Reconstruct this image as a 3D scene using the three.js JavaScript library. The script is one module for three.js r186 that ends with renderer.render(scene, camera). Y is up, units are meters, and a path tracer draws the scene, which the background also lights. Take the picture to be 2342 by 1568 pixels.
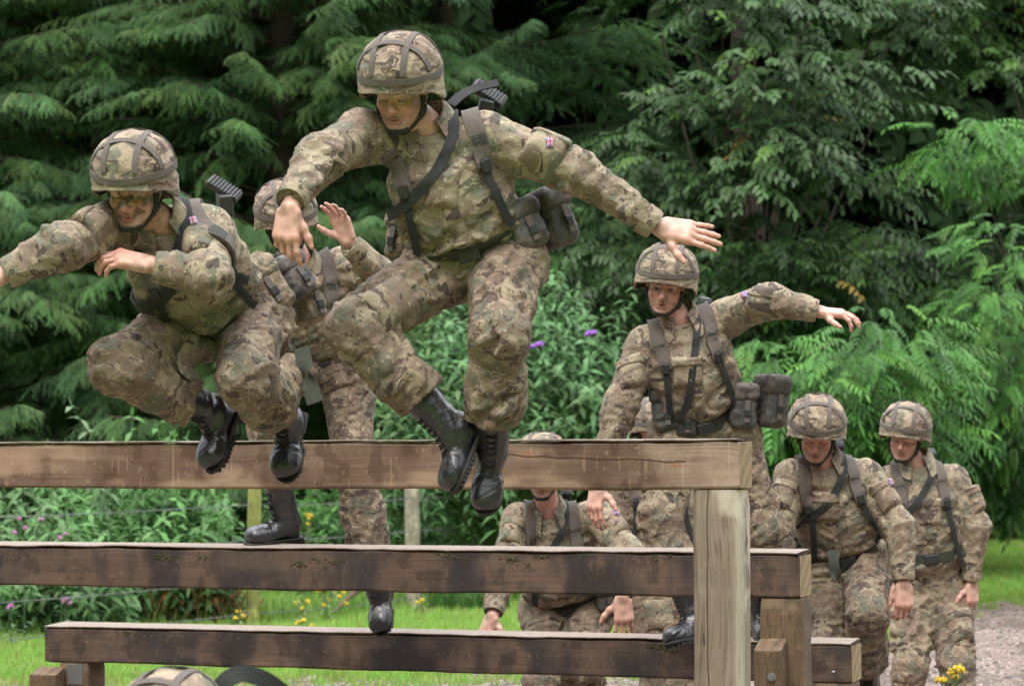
import * as THREE from 'three';
import { mergeGeometries, mergeVertices } from 'three/addons/utils/BufferGeometryUtils.js';
import { ImprovedNoise } from 'three/addons/math/ImprovedNoise.js';
import { RoundedBoxGeometry } from 'three/addons/geometries/RoundedBoxGeometry.js';

// ---------------------------------------------------------------- camera, sky, sun, exposure
const scene = new THREE.Scene();
const PW = 2342, PH = 1568, FPX = 6000;
const camera = new THREE.PerspectiveCamera(2 * Math.atan(PH / 2 / FPX) * 180 / Math.PI, PW / PH, 0.1, 600);
camera.position.set(0, 1.6, 0);
camera.rotation.order = 'YXZ';
camera.rotation.set(Math.atan(216 / FPX), 0, -0.0050);
camera.focus = 10.2; camera.userData.fStop = 4.9;
camera.updateMatrixWorld(true);
scene.add(camera);

const renderer = new THREE.WebGLRenderer({ antialias: true });
renderer.setSize(1024, 685);
renderer.toneMapping = THREE.LinearToneMapping;
renderer.toneMappingExposure = 1.54;
renderer.shadowMap.enabled = true;
renderer.shadowMap.type = THREE.PCFSoftShadowMap;

{ // overcast sky, brightest overhead
  const w = 128, h = 64, d = new Float32Array(w * h * 4), n = new ImprovedNoise();
  for (let j = 0; j < h; j++) for (let i = 0; i < w; i++) {
    const el = ((j + 0.5) / h - 0.5) * Math.PI, az = (i + 0.5) / w * 2 * Math.PI;
    const s = Math.sin(el), c = Math.cos(el);
    let L = el > 0 ? (1 + 2 * s) / 3 * (0.9 + 0.25 * s) : 0.333 * (1 + s) * 0.55;
    if (el > 0) L *= 1 + 0.16 * n.noise(c * Math.cos(az) * 2.2 + 5, s * 3 + 3, c * Math.sin(az) * 2.2 + 7);
    const k = 2.75 * L, o = (j * w + i) * 4;
    d[o] = k * 0.97; d[o + 1] = k * 1.0; d[o + 2] = k * 1.06; d[o + 3] = 1;
  }
  const t = new THREE.DataTexture(d, w, h, THREE.RGBAFormat, THREE.FloatType);
  t.mapping = THREE.EquirectangularReflectionMapping; t.magFilter = THREE.LinearFilter; t.minFilter = THREE.LinearFilter; t.needsUpdate = true;
  scene.background = t; scene.environment = t;
}
const sun = new THREE.DirectionalLight(0xfff6ea, 1.5);
sun.position.set(-7, 26, 4); sun.target.position.set(0, 0, -12);
sun.castShadow = true; sun.shadow.radius = 40; sun.shadow.mapSize.set(2048, 2048);
Object.assign(sun.shadow.camera, { left: -22, right: 22, top: 30, bottom: -30, near: 1, far: 90 });
scene.add(sun, sun.target);

// ---------------------------------------------------------------- helpers
const V = (x, y, z) => new THREE.Vector3(x, y, z);
const rng = (s) => () => { s |= 0; s = s + 0x6D2B79F5 | 0; let t = Math.imul(s ^ s >>> 15, 1 | s); t = t + Math.imul(t ^ t >>> 7, 61 | t) ^ t; return ((t ^ t >>> 14) >>> 0) / 4294967296; };
const IN = new ImprovedNoise(), noise = (x, y, z) => IN.noise(x, y, z);
const clamp = (x, a = 0, b = 1) => x < a ? a : x > b ? b : x;
const mix = (a, b, t) => a + (b - a) * t;
const sstep = (a, b, x) => { const t = clamp((x - a) / (b - a)); return t * t * (3 - 2 * t); };
// the place of a pixel of the 2342 x 1568 photograph at a depth along the lens axis
function rayDir(px, py) { return V((px - PW / 2) / FPX, -(py - PH / 2) / FPX, -1).applyQuaternion(camera.quaternion); }
function at(px, py, z) { return rayDir(px, py).multiplyScalar(z).add(camera.position); }
// the place on the ray of a pixel at length L from a joint: near (-1), far (1)
function reach(from, px, py, L, side) {
  const d = rayDir(px, py), o = camera.position.clone().sub(from);
  const a = d.dot(d), b = d.dot(o), c = o.dot(o) - L * L, disc = b * b - a * c;
  const t = disc <= 0 ? -b / a : (-b + side * Math.sqrt(disc)) / a;
  return camera.position.clone().addScaledVector(d, t);
}
const used = {};
function numbered(n) { const k = used[n] = (used[n] ?? -1) + 1; return k ? `${n}_${String(k).padStart(3, '0')}` : n; }
function shadow(o) { o.traverse((m) => { if (m.isMesh) m.castShadow = m.receiveShadow = true; }); return o; }
function tag(o, label, category, group, kind) { if (label) o.userData.label = label; if (category) o.userData.category = category; if (group) o.userData.group = group; if (kind) o.userData.kind = kind; return o; }
function thing(name, label, category, pos, group) { const o = new THREE.Group(); o.name = numbered(name); if (pos) o.position.copy(pos); scene.add(o); return tag(o, label, category, group); }
function part(name, geo, mat, parent, label) { const m = new THREE.Mesh(geo, mat); m.name = name; m.castShadow = m.receiveShadow = true; parent.add(m); if (label) m.userData.label = label; return m; }
function struct(name, geo, mat) { const m = part(name, geo, mat, scene); m.userData.kind = 'structure'; return m; }
// geometry in world places -> relative to a group without turn
function rel(geo, parent) { const p = parent.position; geo.translate(-p.x, -p.y, -p.z); return geo; }

// tileable value noise
function hash2(x, y, s) { let h = Math.imul(x, 374761393) ^ Math.imul(y, 668265263) ^ Math.imul(s, 2147483647 ^ 0x5bd1e995); h = Math.imul(h ^ h >>> 13, 1274126177); h ^= h >>> 16; return (h >>> 0) / 4294967296; }
function pn(x, y, px, py, s) {
  const xi = Math.floor(x), yi = Math.floor(y); let fx = x - xi, fy = y - yi;
  fx = fx * fx * fx * (fx * (fx * 6 - 15) + 10); fy = fy * fy * fy * (fy * (fy * 6 - 15) + 10);
  const m = (a, b) => ((a % b) + b) % b, x0 = m(xi, px), x1 = m(xi + 1, px), y0 = m(yi, py), y1 = m(yi + 1, py);
  return mix(mix(hash2(x0, y0, s), hash2(x1, y0, s), fx), mix(hash2(x0, y1, s), hash2(x1, y1, s), fx), fy);
}
function fb(u, v, px, py, s, o = 4) { let a = 0.5, r = 0, t = 0; for (let i = 0; i < o; i++) { r += a * pn(u * px, v * py, px, py, s + i * 17); t += a; px *= 2; py *= 2; a *= 0.5; } return r / t; }
function tex(w, h, fn, srgb = true, rx = 1, ry = 1) {
  const d = new Uint8Array(w * h * 4);
  for (let j = 0; j < h; j++) for (let i = 0; i < w; i++) { const c = fn((i + 0.5) / w, (j + 0.5) / h), o = (j * w + i) * 4; d[o] = clamp(c[0], 0, 255); d[o + 1] = clamp(c[1], 0, 255); d[o + 2] = clamp(c[2], 0, 255); d[o + 3] = c[3] ?? 255; }
  const t = new THREE.DataTexture(d, w, h); t.wrapS = t.wrapT = THREE.RepeatWrapping; t.repeat.set(rx, ry);
  t.magFilter = THREE.LinearFilter; t.minFilter = THREE.LinearMipmapLinearFilter; t.generateMipmaps = true; if (srgb) t.colorSpace = THREE.SRGBColorSpace; t.needsUpdate = true; return t;
}
const mc = (a, b, t) => [mix(a[0], b[0], t), mix(a[1], b[1], t), mix(a[2], b[2], t)];
const std = (o) => new THREE.MeshStandardMaterial(o);
const lin = (r, g, b) => new THREE.Color().setRGB(r, g, b);
function finishGeo(pos, idx, uv, col) {
  const g = new THREE.BufferGeometry(); g.setAttribute('position', new THREE.Float32BufferAttribute(pos, 3));
  if (uv) g.setAttribute('uv', new THREE.Float32BufferAttribute(uv, 2)); if (col) g.setAttribute('color', new THREE.Float32BufferAttribute(col, 3));
  g.setIndex(idx); g.computeVertexNormals(); return g;
}
// grid surface from f(u,v) -> Vector3
function grid(nu, nv, f, uvf) {
  const p = [], uv = [], ix = [];
  for (let j = 0; j <= nv; j++) for (let i = 0; i <= nu; i++) { const q = f(i / nu, j / nv); p.push(q.x, q.y, q.z); const t = uvf ? uvf(i / nu, j / nv) : [i / nu, j / nv]; uv.push(t[0], t[1]); }
  for (let j = 0; j < nv; j++) for (let i = 0; i < nu; i++) { const a = j * (nu + 1) + i, b = a + 1, c = a + nu + 1, e = c + 1; ix.push(a, b, e, a, e, c); }
  return finishGeo(p, ix, uv);
}
function tube(pts, r, seg = 24, rad = 6, r2 = r) {
  const c = new THREE.CatmullRomCurve3(pts), g = new THREE.TubeGeometry(c, seg, 1, rad, false), P = g.attributes.position, q = V();
  for (let i = 0; i <= seg; i++) { const o = c.getPointAt(i / seg), rr = mix(r, r2, i / seg); for (let j = 0; j <= rad; j++) { const k = i * (rad + 1) + j; q.fromBufferAttribute(P, k).sub(o).multiplyScalar(rr).add(o); P.setXYZ(k, q.x, q.y, q.z); } }
  g.computeVertexNormals(); return g;
}

// ================================================================ ground, path, grass
const grassTex = tex(1024, 1024, (u, v) => {
  const a = fb(u, v, 8, 8, 11, 5), b = fb(u, v, 90, 90, 12, 2), c = fb(u, v, 3, 3, 13, 3);
  let k = mc([94, 126, 54], [142, 176, 84], clamp(a * 1.3 - 0.2 + (b - 0.5) * 0.7)); k = mc(k, [128, 140, 78], sstep(0.55, 0.75, c) * 0.5); return mc(k, [70, 62, 40], sstep(0.66, 0.8, b) * 0.35);
}, true);
const gravelTex = tex(1024, 1024, (u, v) => {
  const a = fb(u, v, 150, 150, 21, 2), b = fb(u, v, 40, 40, 22, 3), c = fb(u, v, 5, 5, 23, 4);
  let k = mc([84, 70, 62], [148, 130, 119], clamp(a * 1.6 - 0.35)); k = mc(k, [66, 54, 45], sstep(0.52, 0.72, c) * 0.55); return mc(k, [172, 158, 148], sstep(0.66, 0.74, b) * 0.5);
}, true);
{
  const g = new THREE.PlaneGeometry(400, 400, 100, 100); g.rotateX(-Math.PI / 2);
  const uv = g.attributes.uv; for (let i = 0; i < uv.count; i++) uv.setXY(i, uv.getX(i) * 160, uv.getY(i) * 160);
  struct('ground', g, std({ map: grassTex, bumpMap: grassTex, bumpScale: 0.02, roughness: 0.95 }));
}
// edge of the trodden gravel: depth z (distance) of its far edge as a function of x
function pathEdge(x) { return 17.55 + sstep(-0.5, 2.0, x) * 1.3 + sstep(2.0, 5.0, x) * 6.6 + noise(x * 1.7, 3.1, 0) * 0.5 + noise(x * 6, 8.1, 0) * 0.18; }
{
  const g = grid(260, 60, (u, v) => { const x = -7 + u * 17; return V(x, 0.004, -mix(5.5, pathEdge(x), v)); }, (u, v) => [(-7 + u * 17) / 2.4, v * 12 / 2.4]);
  struct('path', g, std({ map: gravelTex, bumpMap: gravelTex, bumpScale: 0.012, roughness: 0.8 }));
  const R = rng(5), st = new THREE.IcosahedronGeometry(1, 0), n = 5200;
  const im = new THREE.InstancedMesh(st, std({ color: 0xffffff, roughness: 0.75 }), n), m = new THREE.Matrix4(), q = new THREE.Quaternion(), e = new THREE.Euler(), c = new THREE.Color();
  for (let i = 0; i < n; i++) {
    const x = -1.5 + R() * 8, z = mix(15.5, pathEdge(x) - 0.05, R() ** 0.8), s = 0.006 + 0.016 * R() ** 3;
    e.set(R() * 6, R() * 6, R() * 6); q.setFromEuler(e); m.compose(V(x, 0.006, -z), q, V(s * 1.3, s * 0.8, s)); im.setMatrixAt(i, m);
    const t = R(); im.setColorAt(i, c.setRGB(mix(0.09, 0.28, t), mix(0.075, 0.24, t), mix(0.065, 0.21, t)));
  }
  im.name = 'gravel_stones'; im.castShadow = im.receiveShadow = true; scene.add(im); tag(im, 'loose pale stones scattered over the trodden gravel path', 'gravel', null, 'stuff');
}
function bladeGeo(n, R, h, spread, wd) { // a tuft: curved tapered blades
  const p = [], ix = [];
  for (let i = 0; i < n; i++) {
    const a = R() * 6.28, r = R() * spread, bx = Math.cos(a) * r, bz = Math.sin(a) * r, hh = h * (0.5 + 0.6 * R()), lean = (0.15 + 0.5 * R()) * hh, la = R() * 6.28, lx = Math.cos(la) * lean, lz = Math.sin(la) * lean, w = wd * (0.7 + 0.6 * R()), wx = -Math.sin(la) * w, wz = Math.cos(la) * w;
    const o = p.length / 3;
    for (let k = 0; k < 3; k++) { const t = k / 3, q = t * t; p.push(bx + lx * q - wx * (1 - t), hh * t, bz + lz * q - wz * (1 - t), bx + lx * q + wx * (1 - t), hh * t, bz + lz * q + wz * (1 - t)); }
    p.push(bx + lx, hh * 0.96, bz + lz);
    ix.push(o, o + 1, o + 3, o, o + 3, o + 2, o + 2, o + 3, o + 5, o + 2, o + 5, o + 4, o + 4, o + 5, o + 6);
  }
  return finishGeo(p, ix);
}
const leafMat = (r, g, b, rough = 0.6, tr = 0.35, spec = 0.32) => new THREE.MeshPhysicalMaterial({ color: lin(r, g, b), roughness: rough, transmission: tr, thickness: 0, specularIntensity: spec, side: THREE.DoubleSide });
function scatter(name, geo, mat, n, place, tint, parent = scene) { // place(i) -> Matrix4 or null ; tint(i, Color)
  const im = new THREE.InstancedMesh(geo, mat, n), c = new THREE.Color(); let k = 0;
  for (let i = 0; i < n; i++) { const m = place(i); if (!m) continue; im.setMatrixAt(k, m); if (tint) { tint(i, c); im.setColorAt(k, c); } k++; }
  im.count = k; im.name = name; im.castShadow = im.receiveShadow = true; parent.add(im); return im;
}
const M4 = (pos, yaw, pitch, roll, s, sy = s) => new THREE.Matrix4().compose(pos, new THREE.Quaternion().setFromEuler(new THREE.Euler(pitch, yaw, roll, 'YXZ')), V(s, sy, s));
{
  const R = rng(77), g = bladeGeo(16, R, 0.075, 0.07, 0.0032), tall = bladeGeo(14, R, 0.25, 0.08, 0.0045);
  const gm = leafMat(0.28, 0.45, 0.1, 0.6, 0.38);
  const lawn = scatter('grass', g, gm, 70000, () => {
    const z = 15.4 + 33 * R() ** 1.5, hw = z * 0.205, x = (R() * 2 - 1) * hw + 0.1; const e = pathEdge(x);
    if (z < e && R() > sstep(1.2, 0, e - z) * 0.4) return null;
    return M4(V(x, 0, -z), R() * 6.28, 0, 0, 0.6 + 0.8 * R());
  }, (i, c) => { const t = R(); c.setRGB(mix(0.75, 1.3, t), mix(0.8, 1.15, R()), mix(0.7, 1.2, t)); });
  tag(lawn, 'short bright green grass of the clearing between path and hedge', 'grass', null, 'stuff');
  const ta = scatter('tall_grass', tall, leafMat(0.19, 0.34, 0.08, 0.6, 0.35), 2200, () => {
    const t = R(), x = mix(-4.6, 1.0, t), z = mix(19.9, 27.0, t) + (R() - 0.22) * 2.2; if (x < -2.6 && R() < 0.85 || x > -1.2 && R() < sstep(-1.2, 0.6, x) * 0.85) return null;
    return M4(V(x + (R() - 0.5) * 0.5, 0, -z), R() * 6.28, 0, 0, 0.4 + 0.55 * R());
  }, (i, c) => { const t = R(); c.setRGB(mix(0.8, 1.5, t * t), mix(0.85, 1.15, t), 0.9); });
  tag(ta, 'long seeding grass growing along the foot of the wire fence', 'grass', null, 'stuff');
}

// ================================================================ timber hurdles
const PSI = -19.5 * Math.PI / 180;
function woodTex(w, h, o) { // u along the grain; o.vert: grain along v
  return tex(w, h, (uu, vv) => {
    let u = uu, v = vv; if (o.vert) { u = vv; v = uu; }
    const warp = fb(u, v, 4, 2, o.s + 3, 3) - 0.5;
    const g1 = pn(u * 6 + warp * 0.6, (v + warp * 0.10) * 64, 6, 64, o.s) , g2 = pn(u * 16, (v + warp * 0.1) * 160, 16, 160, o.s + 1), g3 = fb(u, v, o.patch ?? 8, 3, o.s + 2, 4);
    const sp = fb(u, v, 300, 40, o.s + 9, 2);
    let c = mc(o.a, o.b, clamp(0.5 * g1 + 0.3 * g2 + 0.5 * (g3 - 0.5) + 0.1));
    c = mc(c, o.dark, (sstep(0.62, 0.9, g1) * 0.28 + sstep(0.66, 0.9, g2) * 0.3) * (o.vert ? 1.7 : 1));
    const st = fb(u, v, o.stainU ?? 14, o.stainV ?? 2, o.s + 5, 4), st2 = fb(u, v, 30, 3, o.s + 6, 3);
    c = mc(c, o.stain, sstep(o.st0 ?? 0.5, (o.st0 ?? 0.5) + 0.3, st) * (o.stK ?? 0.7)); c = mc(c, o.stain, sstep(0.5, 0.78, st2) * (o.stK ?? 0.7) * 0.55); if (!o.vert) { const sp2 = fb(u, v, 60, 9, o.s + 15, 4); c = mc(c, o.dark, sstep(0.54, 0.74, sp2) * 0.45); }
    const pale = fb(u, v, 10, 5, o.s + 7, 4); c = mc(c, o.pale, sstep(0.54, 0.74, pale) * (o.paleK ?? 0.35));
    c = mc(c, o.pale, sstep(0.79, 0.86, sp) * (o.vert ? 0 : 0.3)); // flecks
    const vs = pn(u * 420, v * 7, 420, 7, o.s + 12); c = mc(c, o.pale, sstep(0.86, 0.97, vs) * (o.vert ? 0 : (o.scr ?? 0.3)));
    if (o.extra) c = o.extra(c, u, v);
    return c;
  });
}
// box with softened, slightly wavering edges; x from x0 to x1, uv: u along x (0..1), v round the section (0..1)
function timber(x0, x1, y0, y1, z0, z1, seg, seed, r = 0.01, wob = 0.002) {
  const prof = [], cs = [[z1 - r, y0 + r, -90], [z1 - r, y1 - r, 0], [z0 + r, y1 - r, 90], [z0 + r, y0 + r, 180]];
  for (const [cz, cy, a0] of cs) for (let k = 0; k <= 3; k++) { const a = (a0 + k * 30) * Math.PI / 180; prof.push([cz + Math.cos(a) * r, cy + Math.sin(a) * r]); }
  prof.push(prof[0]);
  let per = [0]; for (let i = 1; i < prof.length; i++) per.push(per[i - 1] + Math.hypot(prof[i][0] - prof[i - 1][0], prof[i][1] - prof[i - 1][1]));
  const tot = per[per.length - 1], n = prof.length - 1;
  const body = grid(seg, n, (u, v) => {
    const k = Math.round(v * n), x = mix(x0, x1, u), cz = (z0 + z1) / 2, cy = (y0 + y1) / 2, e = Math.min(u, 1 - u) * (x1 - x0), kk = 1 - 0.012 * (1 - sstep(0, 0.012, e)) * 4;
    const w = wob * noise(x * 3 + seed, prof[k][0] * 9, prof[k][1] * 9 + seed) * 1.6 + wob * 0.6 * noise(x * 14, prof[k][0] * 22, prof[k][1] * 22 + seed);
    return V(x, cy + (prof[k][1] - cy) * kk + w, cz + (prof[k][0] - cz) * kk + w);
  }, (u, v) => [u, per[Math.round(v * n)] / tot]);
  body.setIndex([...body.index.array].reverse()); body.computeVertexNormals();
  const caps = [x0, x1].map((x, e) => { const p = [x, (y0 + y1) / 2, (z0 + z1) / 2], uv = [0.5, 0.5], ix = []; const bp = body.attributes.position; for (let k = 0; k <= n; k++) { const q = k * (seg + 1) + (e ? seg : 0); p.push(bp.getX(q), bp.getY(q), bp.getZ(q)); uv.push(0.5 + (bp.getZ(q) - p[2]) * 1.2, 0.5 + (bp.getY(q) - p[1]) * 1.2); if (k < n) e ? ix.push(0, k + 1, k + 2) : ix.push(0, k + 2, k + 1); } return finishGeo(p, ix, uv); });
  return [body, ...caps];
}
function upright(x0, x1, y0, y1, z0, z1, seed, r = 0.012, slope = 0) { // a post: timber stood on end; uv v along its height
  const [b, c0, c] = timber(y0, y1, x0, x1, z0, z1, 24, seed, r, 0.0025), sw = (g) => { const p = g.attributes.position; for (let i = 0; i < p.count; i++) { let x = p.getY(i), y = p.getX(i); if (slope && y > y1 - 0.03) y -= slope * (p.getZ(i) - z0) / (z1 - z0); p.setXYZ(i, x, y, p.getZ(i)); } g.setIndex([...g.index.array].reverse()); const uv = g.attributes.uv; for (let i = 0; i < uv.count; i++) uv.setXY(i, uv.getY(i), uv.getX(i)); g.computeVertexNormals(); return g; };
  return [sw(b), sw(c)];
}
const endTex = tex(256, 256, (u, v) => { const x = u - 0.35, y = v - 0.2, r = Math.hypot(x, y) * 34 + fb(u, v, 5, 5, 41, 3) * 3, k = 0.5 + 0.5 * Math.sin(r * 2.2); let c = mc([126, 104, 74], [164, 146, 108], k * 0.6 + 0.4 * fb(u, v, 20, 20, 43, 2)); return mc(c, [92, 74, 52], sstep(0.52, 0.7, fb(u, v, 6, 6, 47, 4)) * 0.7); });
const endMat = std({ map: endTex, roughness: 0.85 });
const metalMat = std({ color: lin(0.38, 0.4, 0.42), metalness: 0.9, roughness: 0.42 });
const carpetTex = tex(512, 128, (u, v) => { const a = fb(u, v, 256, 64, 51, 2), b = fb(u, v, 12, 4, 52, 3); let c = mc([98, 88, 79], [166, 151, 139], clamp(a * 1.3 - 0.1)); c = mc(c, [112, 96, 84], sstep(0.56, 0.8, b) * 0.4); return mc(c, [70, 60, 52], sstep(0.72, 0.8, a) * 0.5); }, true, 4, 1);
const carpetMat = std({ map: carpetTex, bumpMap: carpetTex, bumpScale: 0.004, roughness: 0.95 });
const carpetEdge = std({ color: lin(0.06, 0.045, 0.035), roughness: 0.95 });
const mossMat = std({ color: lin(0.05, 0.055, 0.018), roughness: 1 });
function carpet(par, L, y, z0, z1, seed) {
  const th = 0.0065, rise = seed === 1 ? 0 : 0.006, fz = (x) => z1 + 0.005 + 0.004 * noise(x * 2.1, seed, 0.5) + 0.0025 * noise(x * 9, seed, 2.5), fy = (x, t) => y + 0.004 + rise * (1 - t) + t * t * (0.004 * noise(x * 1.6, seed, 4.5) + 0.004 * noise(x * 6.5, seed, 9.5)) + 0.0014 * noise(x * 30, t * 4, seed);
  const top = grid(220, 6, (u, v) => { const x = mix(-L + 0.004, -0.004, u); return V(x, fy(x, v) + th, mix(z0, fz(x), v)); }, (u, v) => [u * L / 1, v * 0.2]);
  top.setIndex([...top.index.array].reverse()); top.computeVertexNormals();
  const edge = grid(220, 3, (u, v) => { const x = mix(-L + 0.004, -0.004, u); return V(x, fy(x, 1) + th - v * th * 1.15, fz(x) - (v > 0.9 ? 0.006 : 0) + 0.0015 * Math.sin(v * 3.1)); }, (u, v) => [u * L / 1, 0.2 + v * 0.02]);
  const under = grid(220, 1, (u, v) => { const x = mix(-L + 0.004, -0.004, u); return V(x, fy(x, 1 - v) - th * 0.15, mix(fz(x) - 0.006, z0, v)); }, (u, v) => [u * L, v * 0.2]);
  const m = part('carpet_strip', mergeGeometries([top, edge, under]), carpetMat, par);
  return m;
}
function mossClumps(par, L, y, z, seed, n) {
  const R = rng(seed), gs = [], base = new THREE.IcosahedronGeometry(1, 0); const cl = [...Array(Math.ceil(n / 14))].map(() => [-R() * L, R() ** 2 * 0.05]);
  for (let i = 0; i < n; i++) { const [cx, cy] = cl[Math.floor(R() * cl.length)], g = base.clone(), s = 0.0022 + 0.0035 * R(); g.scale(s * 1.3, s, s * 0.8); g.rotateZ(R() * 6); g.translate(cx + (R() - 0.5) * 0.09, y - 0.006 - cy - R() * 0.02, z + 0.0005); gs.push(g); }
  const m = part('moss', mergeGeometries(gs), mossMat, par); m.userData.kind = 'stuff';
}
function bolt(par, x, y, z, r = 0.013) { const g = [new THREE.CylinderGeometry(r * 1.5, r * 1.5, 0.003, 20), new THREE.CylinderGeometry(r, r * 1.02, 0.010, 6)]; g[1].translate(0, 0.0065, 0); const m = mergeGeometries(g); m.rotateX(Math.PI / 2); m.translate(x, y, z + 0.0015); part('bolt', m, metalMat, par); }
function hurdle(label, px, py, z, L, H, D, tex1, postTex, seed, extra) {
  const c = at(px, py, z), t = thing('timber_hurdle', label, 'hurdle', V(c.x, 0, c.z)); t.rotation.y = PSI;
  const y1 = c.y, y0 = y1 - H, [b, e, e2] = timber(-L, 0, y0, y1, -D, 0, 120, seed, 0.012, 0.004);
  const bm = std({ map: tex1, bumpMap: tex1, bumpScale: 0.003, roughness: 0.72 });
  const beam = part('beam', b, bm, t); part('end_grain', e, endMat, beam); part('end_grain', e2, endMat, beam);
  carpet(t, L, y1, -D + 0.006, 0, seed); extra(t, y0, y1, std({ map: postTex, bumpMap: postTex, bumpScale: 0.003, roughness: 0.8 })); shadow(t); return t;
}
function postPart(t, pm, x0, x1, y1, z0, z1, seed, name = 'post', slope = 0, r = 0.012) { const [b, c] = upright(x0, x1, -0.3, y1, z0, z1, seed, r, slope); const p = part(name, b, pm, t); part('post_top', c, slope ? pm : endMat, p); return p; }
const topTex = woodTex(2048, 256, { s: 101, a: [94, 74, 59], b: [146, 122, 102], dark: [62, 40, 27], stain: [84, 60, 46], pale: [196, 164, 134], st0: 0.44, stK: 0.6, paleK: 0.45, scr: 0.4, stainU: 22,
  extra: (c, u, v) => { const k = sstep(0.86, 0.99, u + (fb(u, v, 40, 4, 7, 3) - 0.5) * 0.12); c = mc(c, [178, 160, 140], k * 0.72 * (0.55 + 0.45 * pn(u * 20, v * 110, 20, 110, 3))); const cr = Math.abs(v - 0.185 + (u - 0.8) * 0.22 + (pn(u * 60, 0.5, 60, 1, 5) - 0.5) * 0.012); if (u > 0.72 && u < 0.95 && v > 0.1) { c = mc(c, [52, 32, 20], sstep(0.007, 0.001, cr) * 0.8); c = mc(c, [150, 96, 56], sstep(0.016, 0.006, Math.abs(cr - 0.016)) * sstep(0.66, 0.78, fb(u, v, 50, 16, 8, 2)) * 0.8); } return c; } });
const midTex = woodTex(2048, 256, { s: 202, a: [72, 56, 45], b: [116, 92, 73], dark: [40, 28, 22], stain: [38, 32, 32], pale: [146, 118, 94], st0: 0.4, stK: 0.85, paleK: 0.28, scr: 0.16, stainU: 26, stainV: 2 });
const lowTex = woodTex(2048, 256, { s: 303, a: [68, 53, 43], b: [112, 89, 70], dark: [36, 25, 20], stain: [34, 29, 30], pale: [150, 124, 100], st0: 0.38, stK: 0.85, paleK: 0.3, scr: 0.12, stainU: 20, stainV: 2 });
const paleKnots = (c, u, v) => { const k = fb(u, v, 9, 14, 91, 3); return mc(c, [44, 36, 32], sstep(0.7, 0.8, pn(u * 16, v * 36, 16, 36, 93)) * sstep(0.6, 0.8, k) * 0.9); };
const paleTex = woodTex(512, 1024, { vert: 1, s: 404, a: [118, 103, 87], b: [168, 155, 136], dark: [86, 70, 56], stain: [130, 122, 100], pale: [208, 200, 178], st0: 0.5, stK: 0.6, paleK: 0.65, scr: 0.1, stainU: 5, stainV: 8,
  extra: (c, u, v) => { c = paleKnots(c, u, v); const gr = sstep(0.235, 0.275, v) * sstep(0.42, 0.32, v); c = mc(c, [198, 196, 170], gr * 0.75 * (0.5 + 0.5 * pn(u * 10, v * 120, 10, 120, 71))); const cr = Math.abs(v - 0.105 + (pn(u * 14, 0.5, 14, 1, 6) - 0.5) * 0.012); return mc(c, [44, 34, 28], sstep(0.0045, 0.001, cr) * sstep(0.15, 0.35, u) * 0.9); } });
const brownPost = woodTex(256, 1024, { vert: 1, s: 505, a: [84, 66, 48], b: [128, 106, 78], dark: [58, 44, 32], stain: [66, 54, 42], pale: [168, 150, 120], st0: 0.5, stK: 0.6, paleK: 0.35, scr: 0.1 });
const topH = hurdle('nearest and tallest timber hurdle, warm brown beam on one pale weathered post', 1691, 1009, 9.6, 4.1, 0.176, 0.19, topTex, paleTex, 1, (t, y0, y1, pm) => {
  postPart(t, pm, -0.182, -0.004, y0 - 0.001, -0.178, -0.001, 3, 'post', 0, 0.02); postPart(t, pm, -4.09, -3.91, y0 - 0.001, -0.178, -0.001, 4, 'post', 0, 0.02); 
});
const midH = hurdle('middle timber hurdle, dark stained mossy beam ending over a brown post', 1829, 1269, 10.54, 4.1, 0.175, 0.21, midTex, brownPost, 2, (t, y0, y1, pm) => {
  postPart(t, pm, -0.168, 0.008, y0 - 0.002, -0.178, 0.0, 5); postPart(t, pm, -4.09, -3.92, y0 - 0.002, -0.178, 0.0, 6);
  const b = postPart(t, pm, -0.168, -0.05, y0 - 0.16, 0.003, 0.105, 7, 'brace_post', 0.042); bolt(b, -0.092, y0 - 0.305, 0.105, 0.012); mossClumps(t, 3.8, y1, 0, 12, 190);
});
const lowH = hurdle('lowest and farthest timber hurdle, dark beam with both ends in view', 1948, 1475, 11.6, 4.045, 0.17, 0.21, lowTex, brownPost, 3, (t, y0, y1, pm) => {
  postPart(t, pm, -0.168, 0.004, y0 - 0.002, -0.178, 0.0, 8); const p = postPart(t, pm, -3.965, -3.80, y0 - 0.002, -0.178, 0.0, 10);
  const b = postPart(t, pm, -0.14, -0.02, y0 - 0.012, 0.003, 0.1, 11, 'brace_post', 0.03), b2 = postPart(t, pm, -4.07, -3.925, y0 - 0.02, 0.003, 0.11, 12, 'brace_post', 0.04);
  bolt(b2, -3.99, y0 - 0.17, 0.11, 0.012); bolt(b, -0.08, y0 - 0.16, 0.1, 0.011);
  const pl = new RoundedBoxGeometry(0.085, 0.1, 0.004, 2, 0.001); pl.translate(-3.872, y0 - 0.056, 0.0025); part('fixing_plate', pl, std({ color: lin(0.2, 0.2, 0.19), metalness: 0.6, roughness: 0.55 }), p); mossClumps(t, 3.8, y1, 0, 15, 120);
  part('bolt_head', (() => { const g = new THREE.SphereGeometry(0.007, 10, 6); g.scale(1.3, 0.8, 0.5); g.translate(-0.083, y0 + 0.05, 0.001); return g; })(), metalMat, t);
});

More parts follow.
